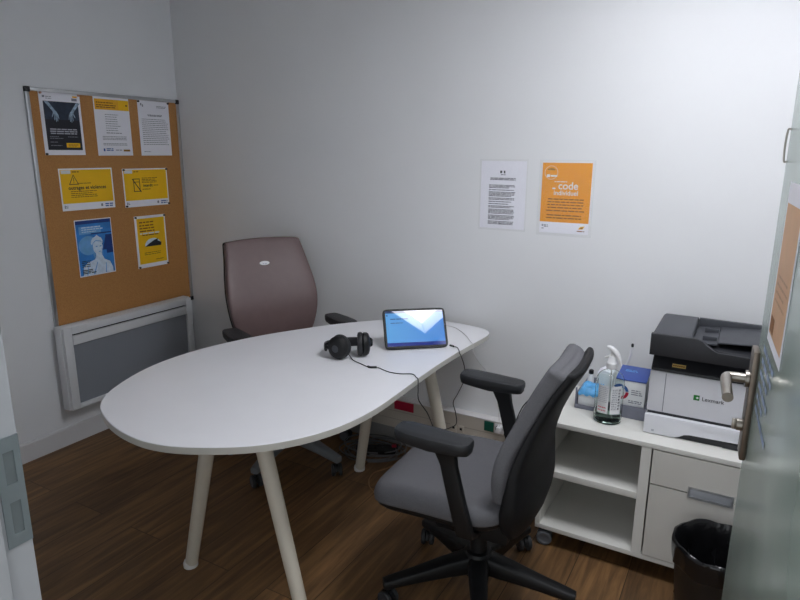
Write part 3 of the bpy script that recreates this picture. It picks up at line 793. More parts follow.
def make_chair(label, loc, rotz, star, cushion, base_mat, leg_mat, back_rows, shell_rows, badge=None, seat_mat=None, wing=.03, arch=.006):
    ch = thing('office_chair', label, 'office chair', loc, (0, 0, rotz), 'office chairs at the table')
    base_z = .03
    # seat
    def seat_secs(layers, cx, a, b):
        secs = []
        for z, s in layers:
            sec = []
            for u, v in sell(a * s, b * s, 4.2, 44):
                x = cx + u
                zz = z - .028 * max(0, (x - .10) / .2) ** 2 + .012 * max(0, (-.05 - x) / .1) ** 2 + .010 * (v / b) ** 2
                sec.append(V(x, v, zz))
            secs.append(sec)
        return secs
    bm = nb(); loft(bm, seat_secs([(.408, .90), (.41, .965), (.418, .995), (.435, 1.0), (.45, .99), (.463, .96), (.471, .90), (.474, .78), (.472, .55), (.469, .28)], .082, .248, .255))
    obj('seat', bm, seat_mat or cushion, ch)
    bm = nb(); loft(bm, seat_secs([(.378, .80), (.385, .90), (.4, .955), (.409, .96)], .082, .248, .255))
    obj('seat_pan', bm, M['black_plastic'], ch)
    # mechanism and column
    bm = nb(); box(bm, -.13, .13, -.095, .095, .275, .383, bev=.02)
    tube(bm, [V(.02, -.08, .345), V(.03, -.16, .345), V(.035, -.225, .35)], .006, 8)
    box(bm, .02, .05, -.25, -.215, .343, .356, bev=.004)
    obj('tilt_mechanism', bm, M['black_plastic'], ch)
    bm = nb(); lathe(bm, [(.03, .13), (.03, .24), (.022, .245), (.022, .30)], 24); obj('gas_column', bm, M['black_plastic'], ch)
    bm = nb(); lathe(bm, [(.03, .085), (.054, .092), (.056, .155), (.044, .172), (.03, .174)], 30); obj('base_hub', bm, leg_mat, ch)
    # star base
    for k in range(5):
        th = math.radians(star + 72 * k) - rotz
        c, s = math.cos(th), math.sin(th)
        secs = []
        for q, w, z0, z1 in ((.035, .036, .094, .166), (.12, .031, .090, .150), (.22, .026, .084, .126), (.318, .022, .074, .106), (.338, .019, .072, .102)):
            sec = []
            for u, v in sell(w, (z1 - z0) / 2, 4.5, 16):
                sec.append(V(q * c - u * s, q * s + u * c, (z0 + z1) / 2 + v))
            secs.append(sec)
        bm = nb(); loft(bm, secs); lg = obj('leg', bm, leg_mat, ch)
        # caster
        R_ = .322
        phi = th + (0.9, -.7, 2.2, 1.5, -1.9)[k]
        cc, ss = math.cos(phi), math.sin(phi)
        px, py = R_ * c, R_ * s
        bm = nb(); cyl(bm, V(px, py, .045), V(px, py, .08), .008, 12)
        hs = []
        for j in range(9):
            aa = PI * j / 8; hs.append((math.cos(aa) * .031, .031 + math.sin(aa) * .031))
        bmh = nb(); prism(bmh, hs, -.006, .006, lambda u, v, w: V(px + u * cc - w * ss, py + u * ss + w * cc, v))
        me = bpy.data.meshes.new('t'); bmh.to_mesh(me); bmh.free(); bm.from_mesh(me); bpy.data.meshes.remove(me)
        cs = obj('caster', bm, M['black_plastic'], ch)
        for sg in (-1, 1):
            bm = nb(); ax = V(-ss, cc, 0)
            cen = V(px, py, .0302)
            pr = [(.004, .0), (.02, .0), (.028, .002), (.030, .006), (.030, .014), (.0265, .018), (.0245, .0175), (.0242, .0165), (.014, .0185), (.003, .0185)]
            secs = []
            for r_, h_ in pr:
                secs.append([cen + ax * sg * (.0068 + h_) + (V(cc, ss, 0) * math.cos(2 * PI * j / 22) + V(0, 0, 1) * math.sin(2 * PI * j / 22)) * r_ for j in range(22)])
            loft(bm, secs)
            bm.faces.ensure_lookup_table()
            for f_ in bm.faces:
                if (f_.calc_center_median() - cen).dot(ax * sg) > .0068 + .0166 and (f_.calc_center_median() - cen - ax * sg * .024).length < .0245: f_.material_index = 1
            obj('wheel', bm, [M['caster_rubber'], base_mat], cs)
    # armrests
    for sy in (-1, 1):
        secs = []
        path = [(-.045, .17, .385, .030, .010), (-.045, .225, .386, .030, .011), (-.044, .257, .40, .029, .0135), (-.040, .267, .43, .028, .014), (-.016, .268, .52, .0275, .0135), (.010, .267, .62, .027, .0130), (.024, .266, .664, .034, .016), (.030, .266, .684, .055, .026)]
        Pp = [V(a, b * sy, c_) for a, b, c_, _, _ in path]
        for i, (x, y, z, wx, wt) in enumerate(path):
            T = (Pp[min(i + 1, len(Pp) - 1)] - Pp[max(i - 1, 0)]).normalized()
            n2 = T.cross(V(1, 0, 0)).normalized()
            secs.append([Pp[i] + V(1, 0, 0) * u + n2 * v for u, v in sell(wx, wt, 5, 20)])
        bm = nb(); loft(bm, secs); ar = obj('armrest', bm, M['black_plastic'], ch)
        secs = []
        for z, s in ((.676, .66), (.678, .88), (.684, .975), (.694, 1.0), (.705, 1.0), (.7095, .975), (.7115, .90), (.712, .45)):
            sec = []
            for u, v in sell(.121 * (s if s > .9 else .8 + .2 * s) , .043 * s, 4.6, 44):
                x = .062 + u
                drop = .0
                if z < .69: drop = -.008 * (1 - abs(u) / .128)
                sec.append(V(x, .266 * sy + v * (1.06 if x > .06 else .97), z + drop + .004 * (u / .128)))
            secs.append(sec)
        bm = nb(); loft(bm, secs); obj('arm_pad', bm, M['black_pad'], ar)
    # back
    bk = obj('backrest', spine_loft(end_round(densify(back_rows), .016), wing=wing, arch=arch), cushion, ch)
    sh = obj('back_shell', spine_loft(end_round(densify(shell_rows), .010), wing=wing * .97, arch=arch), M['shell'], ch)
    # J bar
    sx, sz = shell_rows[2][0], shell_rows[2][1]
    pth = [V(-.09, 0, .335), V(-.12, 0, .337), V(-.15, 0, .345), V(sx + .01, 0, sz - .01), V(sx + .006, 0, sz + .05)]
    secs = []
    PP = catmull(pth, 6)
    for i, p in enumerate(PP):
        T = (PP[min(i + 1, len(PP) - 1)] - PP[max(i - 1, 0)]).normalized(); n2 = T.cross(V(0, 1, 0)).normalized()
        secs.append([p + V(0, 1, 0) * u + n2 * v for u, v in sell(.055, .013, 4, 20)])
    bm = nb(); loft(bm, secs); obj('back_bracket', bm, M['black_plastic'], ch)
    if badge:
        x, z, tilt = badge; by_ = -.02
        bm = nb()
        lathe(bm, [(.004, 0), (.02, .0), (.021, .002), (.019, .004), (.006, .0045)], 30)
        bmesh.ops.transform(bm, matrix=Matrix.Translation((x, by_, z)) @ Matrix.Rotation(PI / 2 - tilt, 4, 'Y') @ Matrix.Diagonal((.52, 1.25, 1, 1)), verts=bm.verts)
        bgo = obj('badge', bm, M['white_plastic'], bk, 'small white oval badge')
        mt = Matrix.Rotation(PI / 2 - tilt, 4, 'Y') @ Matrix.Rotation(PI / 2, 4, 'Z')
        off = Matrix.Rotation(PI / 2 - tilt, 4, 'Y') @ V(0.002, -.0, .0048)
        bm = nb(); words(bm, -.012, .012, [-.0035], .004, 0, .05)
        bmesh.ops.transform(bm, matrix=Matrix.Translation(V(x, by_, z) + off) @ mt, verts=bm.verts)
        obj('badge_text', bm, M['pale_ink'], bgo)
    return ch

grey_back = [(-.152, .51, .215, .050), (-.150, .57, .224, .058), (-.158, .64, .212, .062), (-.187, .72, .190, .064), (-.228, .82, .167, .068), (-.258, .880, .153, .072), (-.268, .899, .150, .072)]
grey_shell = [(-.115, .33, .10, .04), (-.155, .36, .165, .055), (-.178, .41, .212, .070), (-.188, .47, .231, .076), (-.193, .54, .230, .060), (-.200, .62, .217, .042), (-.226, .72, .192, .034), (-.266, .82, .169, .032), (-.298, .880, .155, .030), (-.310, .904, .150, .028)]
make_chair('grey fabric office chair with black back shell, in front of the storage unit', (2.325, -.858, 0), math.radians(182.5), 150 - 72, M['grey_fabric'], M['caster_rubber'], M['black_plastic'], grey_back, grey_shell)
bb = [(-.150, .62, .195, .058), (-.150, .68, .215, .064), (-.156, .75, .230, .068), (-.174, .82, .234, .068), (-.204, .90, .226, .062), (-.242, .99, .210, .058), (-.280, 1.062, .198, .058)]
bs = [(r[0] - .040 - .006 * (i < 2), r[1], r[2] - .004, .026) for i, r in enumerate(bb)]
make_chair('brown vinyl office chair with a white badge, behind the table by the wall', (1.104, -.400, 0), math.radians(-27), -80, M['brown_vinyl'], M['caster_grey'], M['grey_nylon'], bb, bs, badge=(-.2005, .976, .42), wing=.022, arch=.018)

# ---------------------------------------------------------------- storage unit
UX0, UX1, UY0, UY1, UZ0, UZ1 = 2.412, 3.212, -.48, -.056, .072, .533
un = thing('storage_unit', 'low white storage unit on casters with open shelves and drawers', 'storage unit', (UX0, UY0, 0))
W_ = UX1 - UX0; D_ = UY1 - UY0
UT = .018
obj('top_panel', bx(0, W_, 0, D_, UZ1 - UT, UZ1, bev=.001), M['unit'], un)
obj('bottom_panel', bx(0, W_, .002, D_, UZ0, UZ0 + UT, bev=.001), M['unit'], un)
obj('side_panel', bx(0, .018, .002, D_, UZ0 + UT + .0003, UZ1 - UT - .0003), M['unit'], un)
obj('side_panel', bx(W_ - .018, W_, .002, D_, UZ0 + UT + .0003, UZ1 - UT - .0003), M['unit'], un)
DX = 2.776 - UX0
obj('divider', bx(DX, DX + .034, .002, D_, UZ0 + UT + .0003, UZ1 - UT - .0003), M['unit'], un)
obj('shelf', bx(.0185, DX - .0005, .004, D_ - .014, .304, .330, bev=.001), M['unit'], un)
obj('back_panel', bx(.0185, W_ - .0185, D_ - .012, D_ - .002, UZ0 + UT + .0003, UZ1 - UT - .0003), M['unit'], un)
fx0, fx1 = DX + .0395, W_ - .0195
hx0, hx1 = 2.939 - UX0, 3.079 - UX0
ht, hb = .404, .3635
zt_ = UZ1 - UT - .0045
bm = nb(); box(bm, fx0, hx0 - .0005, 0, .017, .383, zt_); box(bm, hx0 - .0005, hx1 + .0005, 0, .017, ht + .0005, zt_); box(bm, hx1 + .0005, fx1, 0, .017, .383, zt_)
bmesh.ops.remove_doubles(bm, verts=bm.verts, dist=1e-6)
dr = obj('drawer', bm, M['unit_front'], un)
obj('drawer_box', bx(fx0 + .012, fx1 - .012, .0205, .36, .40, .49), M['unit'], dr)
z0, z1 = UZ0 + UT + .003, .378
bm = nb(); box(bm, fx0, fx1, 0, .016, z0, hb - .0005); box(bm, fx0, hx0 - .0005, 0, .016, hb - .0005, z1); box(bm, hx1 + .0005, fx1, 0, .016, hb - .0005, z1)
bmesh.ops.remove_doubles(bm, verts=bm.verts, dist=1e-6)
ld = obj('door', bm, M['unit_front'], un)
bm = nb()
# recessed cup: rim, four inner walls and a sloping back
for (xa, xb, za, zb) in ((hx0, hx1, ht - .0035, ht), (hx0, hx1, hb, hb + .0045), (hx0, hx0 + .004, hb + .0045, ht - .0035), (hx1 - .004, hx1, hb + .0045, ht - .0035)):
    box(bm, xa, xb, -.003, .018, za, zb)
hd = obj('pull_handle', bm, M['silver'], ld, 'aluminium recessed pull handle')
bm = nb(); prism(bm, [(.004, hb + .0047), (.018, hb + .0047), (.018, ht - .0037), (.0165, ht - .0037), (.0135, hb + .016)], hx0 + .0042, hx1 - .0042, lambda u, v, w: V(w, u, v))
obj('handle_recess', bm, M['recess'], hd)
for cxx, cyy in ((.036, .022), (W_ - .06, .035), (.05, D_ - .06), (W_ - .06, D_ - .06)):
    bm = nb(); box(bm, cxx - .02, cxx + .02, cyy - .018, cyy + .02, .0665, .0715); cyl(bm, V(cxx - .018, cyy, .034), V(cxx + .018, cyy, .034), .006, 10); box(bm, cxx - .005, cxx + .005, cyy - .01, cyy + .016, .034, .0668, bev=.002)
    cs = obj('caster', bm, M['black_plastic'], un)
    for sg in (-1, 1):
        bm = nb(); ca = .2
        ax = V(math.sin(ca), -math.cos(ca), 0); side = V(math.cos(ca), math.sin(ca), 0); cen = V(cxx, cyy, .0305)
        secs = []
        for r_, h_ in ((.004, 0), (.026, 0), (.03, .003), (.03, .012), (.027, .0155), (.02, .016), (.018, .0145), (.004, .0145)):
            secs.append([cen + ax * sg * (.0058 + h_) + (side * math.cos(2 * PI * j / 24) + V(0, 0, 1) * math.sin(2 * PI * j / 24)) * r_ for j in range(24)])
        loft(bm, secs); obj('wheel', bm, M['caster_grey'], cs)

# ---------------------------------------------------------------- printer
PX0, PX1, PY0, PY1, PZ = 2.768, 3.178, -.400, -.062, UZ1 + .0005
pr = thing('printer', 'grey and black multifunction printer standing on the storage unit', 'printer', (PX0, PY0, PZ))
pw = PX1 - PX0; pd = PY1 - PY0
# tray with the cut-out at its lower right
prof = [(-.002, .003), (.097, .003), (.118, .010), (.132, .022), (.15, .026), (.30, .028), (.305, .028), (pw + .002, .028), (pw + .002, .074), (-.002, .074)]
bm = nb(); prism(bm, prof, .0, pd - .01, lambda u, v, w: V(u, w, v), bev=.0015)
py = obj('paper_tray', bm, M['printer_white'], pr)
obj('tray_foot', bx(.10, pw - .01, .012, pd - .03, .0, .0245), M['printer_black'], py, 'black recess under the tray')
obj('tray_foot', bx(.255, pw - .02, .004, .011, .002, .022), M['printer_black'], py)
bm = nb(); rect(bm, .025, .034, .012, .020, 0); bmesh.ops.transform(bm, matrix=Matrix.Translation((0, -.0012, 0)) @ Matrix.Rotation(PI / 2, 4, 'X'), verts=bm.verts)
obj('tray_mark', bm, M['pale_ink'], py)
obj('gap_band', bx(.004, pw - .004, .018, pd - .01, .0745, .084), M['printer_black'], pr)
obj('body', bx(.0, pw, .014, pd, .0845, .236, bev=.004), M['printer_white'], pr)
bm = nb()
obj('front_seam', bx(.052, .0545, .0132, .0142, .088, .232), M['grey_ink'], pr)
obj('front_seam', bx(.002, .052, .0132, .0142, .0845, .0855), M['grey_ink'], pr)
# dark collar: slopes back from the front top edge
prof = [(.016, .2365), (pd, .2365), (pd, .318), (.085, .318), (.062, .292), (.018, .246)]
bm = nb(); prism(bm, prof, .002, pw - .002, lambda u, v, w: V(w, u, v), bev=.002)
obj('collar', bm, M['printer_black'], pr)
bm = nb(); n_ = V(0, -.723, .69)
a0 = V(0, .023, .2523); dirv = V(0, .044, .046).normalized()
q = [V(.068, 0, 0) + a0 + dirv * .004, V(.112, 0, 0) + a0 + dirv * .004, V(.112, 0, 0) + a0 + dirv * .018, V(.068, 0, 0) + a0 + dirv * .018]
bm.faces.new([bm.verts.new(v + n_ * .0012) for v in q])
st = obj('sticker', bm, mat('cream_sticker', (226, 196, 120), .5, var=.05), pr, 'small cream sticker')
bm = nb()
for k in range(6):
    q = [V(.071 + k * .0065, 0, 0) + a0 + dirv * .008, V(.0755 + k * .0065, 0, 0) + a0 + dirv * .008, V(.0755 + k * .0065, 0, 0) + a0 + dirv * .013, V(.071 + k * .0065, 0, 0) + a0 + dirv * .013]
    bm.faces.new([bm.verts.new(v + n_ * .0018) for v in q])
obj('sticker_text', bm, M['brown_ink'], st)
# document feeder
AZ0 = .304
fp = [(-.006, AZ0), (pw + .004, AZ0 - .002), (pw + .004, AZ0 + .036), (.205, AZ0 + .036), (.188, AZ0 + .044), (.158, AZ0 + .070), (.140, AZ0 + .077), (-.006, AZ0 + .077)]
bm = nb(); prism(bm, fp, -.022, .0, lambda u, v, w: V(u, w, v), bev=.0025)
ad = obj('document_feeder', bm, M['printer_black'], pr)
obj('scanner_bed', bx(-.004, pw + .002, .0005, pd - .03, AZ0, AZ0 + .034, bev=.002), M['printer_black'], ad)
# feeder hump (left)
hp = [(-.004, AZ0 + .0345), (.122, AZ0 + .0345), (.122, AZ0 + .070), (.118, AZ0 + .077), (.004, AZ0 + .077), (-.004, AZ0 + .070)]
bm = nb(); prism(bm, hp, .0005, pd - .035, lambda u, v, w: V(u, w, v), bev=.0025)
obj('feeder_cover', bm, M['printer_dark'], ad, 'charcoal feeder cover')
# input tray (right, sloping up to the right)
ip = [(.2, AZ0 + .050), (pw + .012, AZ0 + .066), (pw + .012, AZ0 + .070), (.2, AZ0 + .055)]
bm = nb(); prism(bm, ip, .055, pd - .055, lambda u, v, w: V(u, w, v), bev=.0015)
obj('input_tray', bm, M['printer_dark'], ad, 'charcoal paper input tray')
bm = nb()
prism(bm, [(.1225, AZ0 + .040), (.198, AZ0 + .048), (.198, AZ0 + .052), (.1225, AZ0 + .045)], .04, pd - .05, lambda u, v, w: V(u, w, v))
box(bm, .15, .195, .085, .092, AZ0 + .046, AZ0 + .064, bev=.002); box(bm, .15, .195, .2, .207, AZ0 + .046, AZ0 + .064, bev=.002)
obj('paper_guide', bm, M['printer_dark'], ad)
bm = nb(); prism(bm, [(.123, AZ0 + .0345), (pw + .012, AZ0 + .0345), (pw + .012, AZ0 + .075), (.123, AZ0 + .077)], pd - .052, pd - .035, lambda u, v, w: V(u, w, v), bev=.002)
obj('feeder_rear_wall', bm, M['printer_dark'], ad)
obj('output_well', bx(.124, pw + .002, .0008, .05, AZ0 + .0342, AZ0 + .0362), M['printer_black'], ad)
# name
MX = Matrix.Rotation(PI / 2, 4, 'X')
text_obj('brand_name', 'Lexmark', .0195, M['ink'], pr, .174, .0128, .155, bold=.0002, mtx=MX)
bm = nb(); rect(bm, 0, .019, 0, .019, 0); bmesh.ops.transform(bm, matrix=Matrix.Translation((.148, .0131, .153)) @ MX, verts=bm.verts)
lg = obj('brand_mark', bm, M['logo_green'], pr, 'green square brand mark')
bm = nb(); poly(bm, [(.007, .0095), (.012, .014), (.017, .0095), (.012, .005)], 0); bmesh.ops.transform(bm, matrix=Matrix.Translation((.148, .0127, .153)) @ MX, verts=bm.verts)
obj('brand_diamond', bm, M['label_white'], lg)

# ---------------------------------------------------------------- sanitiser bottle
BX_, BY_ = 2.630, -.3585
bo = thing('sanitiser_bottle', 'clear sanitiser spray bottle with white trigger, on the storage unit', 'bottle', (BX_, BY_, UZ1 + .0005))
outer = [(.044, .0), (.0500, .003), (.0515, .01), (.0515, .155), (.049, .172), (.041, .187), (.029, .197), (.0175, .203), (.0165, .208), (.0165, .226)]
inner = [(r - .0022, z) for r, z in outer[::-1]][:-2] + [(.048, .006), (.042, .0035), (.01, .0035)]
bm = nb(); lathe(bm, [(.01, .0)] + outer + inner, 44); obj('body', bm, M['clear'], bo)
bm = nb(); lathe(bm, [(.005, .0039), (.0415, .0039), (.0472, .0075), (.0489, .012), (.0489, .040), (.005, .040)], 44); obj('gel', bm, M['gel'], bo, 'greenish liquid at the bottom')
def curved(r, a0, a1, z0, z1, n=14):
    bm = nb()
    for k in range(n):
        t0 = a0 + (a1 - a0) * k / n; t1 = a0 + (a1 - a0) * (k + 1) / n
        bm.faces.new([bm.verts.new(V(r * math.cos(a), r * math.sin(a), z)) for a, z in ((t0, z0), (t1, z0), (t1, z1), (t0, z1))])
    bmesh.ops.remove_doubles(bm, verts=bm.verts, dist=1e-5); return bm
am = math.radians(-80)
lb = obj('label', curved(.0519, am + .12, am + .95, .045, .155), M['label_white'], bo, 'white paper label')
lb2 = obj('label', curved(.0519, am - .85, am - .02, .045, .155), M['label_white'], bo, 'white paper label')
def cwords(r, a0, a1, zs, h, m, par, name='label_text'):
    bm = nb()
    for z in zs:
        a = a0
        while a < a1:
            w = min(rnd.uniform(.04, .14), a1 - a)
            bm.faces.new([bm.verts.new(V(r * math.cos(q), r * math.sin(q), zz)) for q, zz in ((a, z), (a + w, z), (a + w, z + h), (a, z + h))]); a += w + .03
    obj(name, bm, m, par)
cwords(.0523, am + .2, am + .6, [.14 - .007 * k for k in range(12)], .003, M['grey_ink'], lb)
cwords(.0523, am + .66, am + .82, [.135 - .012 * k for k in range(7)], .008, M['dark_ink'], lb)
cwords(.0523, am - .78, am - .1, [.145 - .007 * k for k in range(9)], .0028, M['pale_ink'], lb2)
cwords(.0523, am - .75, am - .15, [.054, .066], .0045, M['faded_red'], lb2)
bm = nb(); lathe(bm, [(.0172, .2085), (.0195, .210), (.0195, .230), (.014, .236), (.012, .256)], 28)
obj('collar', bm, M['white_plastic'], bo)
# trigger head: long curved beak to the left, down-sweeping to the right
def ribbon(path, widths, thick, mx):
    P = catmull(path, 6); secs = []
    W2 = catmull([V(w, 0, 0) for w in widths], 6); T2 = catmull([V(w, 0, 0) for w in thick], 6)
    for i, p in enumerate(P):
        T = (P[min(i + 1, len(P) - 1)] - P[max(i - 1, 0)]).normalized(); s = V(0, 1, 0); n2 = T.cross(s).normalized()
        secs.append([p + s * u + n2 * v for u, v in sell(W2[i].x, T2[i].x, 3, 16)])
    return loft(nb(), secs)
hd = obj('spray_head', ribbon([V(-.006, 0, .262), V(-.004, 0, .272), V(-.022, 0, .290), V(-.008, 0, .286), V(.012, 0, .270), V(.026, 0, .246), V(.032, 0, .224)][2:], (.006, .010, .012, .010, .006), (.003, .008, .009, .007, .003), None), M['white_plastic'], bo, 'white trigger spray head')
bm = nb(); cyl(bm, V(0, 0, .2365), V(.002, 0, .275), .009, 18); cyl(bm, V(-.002, 0, .258), V(-.026, 0, .246), .006, 14, .004); obj('nozzle', bm, M['clear_plastic'], hd)
bm = nb(); tube(bm, [V(0, 0, .215), V(.003, 0, .12), V(.012, .01, .01)], .0022, 8); obj('dip_tube', bm, M['clear_plastic'], bo)

# ---------------------------------------------------------------- tray of supplies
TX0, TX1, TY0, TY1 = 2.492, 2.757, -.302, -.085
ty = thing('desk_tray', 'slate grey open tray behind the spray bottle', 'tray', (TX0, TY0, UZ1 + .0005))
tw, td = TX1 - TX0, TY1 - TY0
bm = nb(); box(bm, 0, tw, 0, td, 0, .004); obj('base', bm, M['tray'], ty)
bm = nb(); box(bm, 0, .09, 0, .005, .0042, .016); box(bm, .09, tw, 0, .005, .0042, .050, bev=.001); obj('front_wall', bm, M['tray'], ty)
obj('side_wall', bx(0, .005, .0055, td - .0055, .0042, .062, bev=.001), M['tray'], ty); obj('side_wall', bx(tw - .005, tw, .0055, td - .0055, .0042, .062, bev=.001), M['tray'], ty)
obj('back_wall', bx(0, tw, td - .005, td, .0042, .062, bev=.001), M['tray'], ty)
obj('corner_post', bx(0, .006, 0, .006, .0165, .085, bev=.001), M['tray'], ty)
z_in = UZ1 + .0005 + .0045
# mask box
mb = thing('mask_box', 'white card box with blue lid and red ring mark, in the grey tray', 'box', (2.640, -.292, z_in))
bm = nb(); prism(bm, [(0, 0), (.12, 0), (.12, .158), (0, .142)], 0, .108, lambda u, v, w: V(w, u, v), bev=.0015); obj('carton', bm, M['label_white'], mb)
bm = nb(); prism(bm, [(-.002, .1425), (.122, .1589), (.122, .1629), (-.002, .1465)], -.001, .109, lambda u, v, w: V(w, u, v), bev=.001); ld = obj('lid', bm, M['box_blue'], mb, 'blue lid')
bm = nb(); words(bm, .02, .07, [.07, .08], .006, 0, .2); bmesh.ops.transform(bm, matrix=Matrix.Translation((0, -.002, .1475)) @ Matrix.Rotation(math.atan2(.0164, .124), 4, 'X'), verts=bm.verts)
obj('lid_text', bm, M['mid_blue'], ld)
def front(bm, dy=-.0004): bmesh.ops.transform(bm, matrix=Matrix.Translation((0, dy, 0)) @ Matrix.Rotation(PI / 2, 4, 'X'), verts=bm.verts); return bm
obj('ring_mark', front(ring(nb(), .018, .094, .02, .031, 0, -PI * .75, .05)), M['red'], mb, 'red half ring')
obj('ring_mark', front(ring(nb(), .018, .094, .02, .031, 0, .15, PI * .8)), M['blue_ink'], mb, 'blue half ring')
bm = nb(); words(bm, .058, .1, [.105, .097, .089], .004, 0, .4); words(bm, .05, .1, [.062, .055], .004, 0, .1); obj('text_block', front(bm), M['grey_ink'], mb)
# wipes pack with blue film
wp = thing('wipes_pack', 'white box with crumpled blue film on top, at the left of the grey tray', 'box', (2.501, -.289, z_in))
obj('carton', bx(0, .083, 0, .09, 0, .058, bev=.002), M['label_white'], wp)
bm = nb()
N1 = 12
vv = [[None] * (N1 + 1) for _ in range(N1 + 1)]
rr = random.Random(3)
for i in range(N1 + 1):
    for j in range(N1 + 1):
        u, v = i / N1, j / N1
        e = min(u, 1 - u, v, 1 - v)
        vv[i][j] = bm.verts.new(V(-.001 + .085 * u, -.002 + .092 * v, .0585 + (min(e, .18) / .18) ** .6 * .014 + rr.uniform(-.003, .005) * (e > 0) + .010 * v))
for i in range(N1):
    for j in range(N1): bm.faces.new((vv[i][j], vv[i + 1][j], vv[i + 1][j + 1], vv[i][j + 1]))
bnd = [vv[i][0] for i in range(N1 + 1)]
low = [bm.verts.new(v.co + V(0, -.0005, -.008 - .004 * math.sin(k * 1.7))) for k, v in enumerate(bnd)]
for i in range(N1): bm.faces.new((bnd[i], bnd[i + 1], low[i + 1], low[i]))
obj('film', bm, M['film_blue'], wp, 'crumpled light blue film')
# paper roll / white box behind, small dark-capped vial
pk = thing('paper_carton', 'small white carton behind the blue film box, in the grey tray', 'box', (2.548, -.19, z_in))
obj('carton', bx(0, .062, 0, .06, 0, .118, bev=.003), M['label_white'], pk)
bm = nb(); prism(bm, [(0, .1185), (.02, .132), (.06, .122), (.062, .1185)], .002, .058, lambda u, v, w: V(u, w, v)); obj('flap', bm, M['paper'], pk)
vl = thing('small_vial', 'small white vial with a dark cap at the left of the grey tray', 'vial', (2.519, -.165, z_in))
bm = nb(); lathe(bm, [(.012, 0), (.013, .002), (.013, .085), (.008, .094), (.008, .1)], 20); obj('body', bm, M['white_plastic'], vl)
bm = nb(); lathe(bm, [(.009, .1003), (.0098, .102), (.0098, .114), (.008, .117)], 20); obj('cap', bm, M['pin'], vl, 'black cap')
# white wand with black tip
wd = thing('white_wand', 'thin curved white wand with a black tip standing in the grey tray', 'wand', (2.645, -.155, z_in))
bm = nb(); tube(bm, [V(-.035, .0, .004), V(-.03, 0, .09), V(-.012, 0, .13), V(.008, 0, .165), V(.018, 0, .205), V(.022, 0, .235)], .0045, 8); w_ = obj('shaft', bm, M['white_plastic'], wd)
bm = nb(); lathe(bm, [(.003, 0), (.005, .003), (.005, .012), (.003, .015)], 12, .022, 0); bmesh.ops.translate(bm, verts=bm.verts, vec=(0, 0, .2355)); obj('tip', bm, M['pin'], wd, 'black tip')

# ---------------------------------------------------------------- waste bin
bn = thing('waste_bin', 'round black waste bin with a black liner bag by the glass door', 'waste bin', (3.055, -.665, 0))
bm = nb(); lathe(bm, [(.02, .002), (.1, .0), (.104, .006), (.130, .308), (.134, .318), (.134, .324), (.128, .324), (.1, .012), (.02, .010)], 48); obj('bucket', bm, M['bin'], bn)
secs = []
rr = random.Random(11); nn = 72
ph = [rr.uniform(0, 6.28) for _ in range(8)]
for (r_, z_, a_) in ((.1345, .262, .0035), (.1365, .295, .003), (.1385, .322, .002), (.1375, .330, .002), (.131, .333, .002), (.124, .322, .004), (.119, .27, .006), (.112, .22, .016), (.102, .14, .020), (.09, .06, .014), (.05, .022, .006), (.01, .018, .0)):
    secs.append([V((r_ + a_ * (0.5 * math.sin(9 * t + ph[0] + z_ * 40) + .5 * math.sin(17 * t + ph[1] - z_ * 25) - .2)) * math.cos(t), (r_ + a_ * (0.5 * math.sin(9 * t + ph[0] + z_ * 40) + .5 * math.sin(17 * t + ph[1] - z_ * 25) - .2)) * math.sin(t), z_ + .004 * math.sin(7 * t + ph[2]) + (.012 * math.sin(5 * t + ph[3]) if z_ < .24 and r_ > .13 else 0)) for t in (2 * PI * k / nn for k in range(nn))])
bm = nb(); loft(bm, secs, caps=False); obj('bin_liner', bm, M['bag'], bn, 'glossy black liner bag', angle=60)

# ---------------------------------------------------------------- tablet
b0 = V(1.781, -.584, 0); TWD = .266; wdir = V(math.cos(math.radians(39.45)), math.sin(math.radians(39.45)), 0)
tb = thing('tablet', 'tablet with a lit blue screen in a black case, propped on the table', 'tablet', (b0.x, b0.y, TT + .0071), (0, 0, math.atan2(wdir.y, wdir.x)))
TILT = math.radians(33.1); THH = .173
RX = Matrix.Rotation(-TILT, 4, 'X')       # local: x along width, z up, -y toward viewer; leans back (+y)
def tl(bm): bmesh.ops.transform(bm, matrix=RX, verts=bm.verts); return bm
pts = sell(TWD / 2, THH / 2, 14, 56)
bm = nb(); loft(bm, [[V(TWD / 2 + u * s, y, THH / 2 + v * s) for u, v in pts] for y, s in ((.0, .985), (.002, 1.0), (.010, 1.0), (.012, .985))])
ca = obj('case', tl(bm), M['black_plastic'], tb)
m_ = .0105
def scr(x0, x1, z0, z1, y): 
    bm = nb(); bm.faces.new([bm.verts.new(V(*q)) for q in ((x0, y, z0), (x1, y, z0), (x1, y, z1), (x0, y, z1))]); return tl(bm)
sc_ = obj('screen', scr(m_, TWD - m_, m_, THH - m_, -.0005), M['screen'], tb, 'lit light blue screen')
obj('task_bar', scr(m_, TWD - m_, m_, m_ + .015, -.0008), M['screen_bar'], sc_, 'dark blue bar along the screen bottom')
obj('status_bar', scr(m_, TWD - m_, THH - m_ - .009, THH - m_, -.0008), M['screen_top'], sc_)
bm = nb(); words(bm, .03, .11, [THH - .047], .004, 0, .05); words(bm, .03, .085, [THH - .064], .003, 0, .05); rect(bm, .0145, .02, THH - .032, THH - .026, 0)
bmesh.ops.transform(bm, matrix=RX @ Matrix.Translation((0, -.0009, 0)) @ Matrix.Rotation(PI / 2, 4, 'X'), verts=bm.verts)
obj('screen_text', bm, M['screen_ink'], sc_)
bm = nb(); rect(bm, TWD - .0075, TWD - .0045, .095, .099, 0); bmesh.ops.transform(bm, matrix=RX @ Matrix.Translation((0, -.0006, 0)) @ Matrix.Rotation(PI / 2, 4, 'X'), verts=bm.verts)
obj('camera_lens', bm, M['grey_ink'], ca)
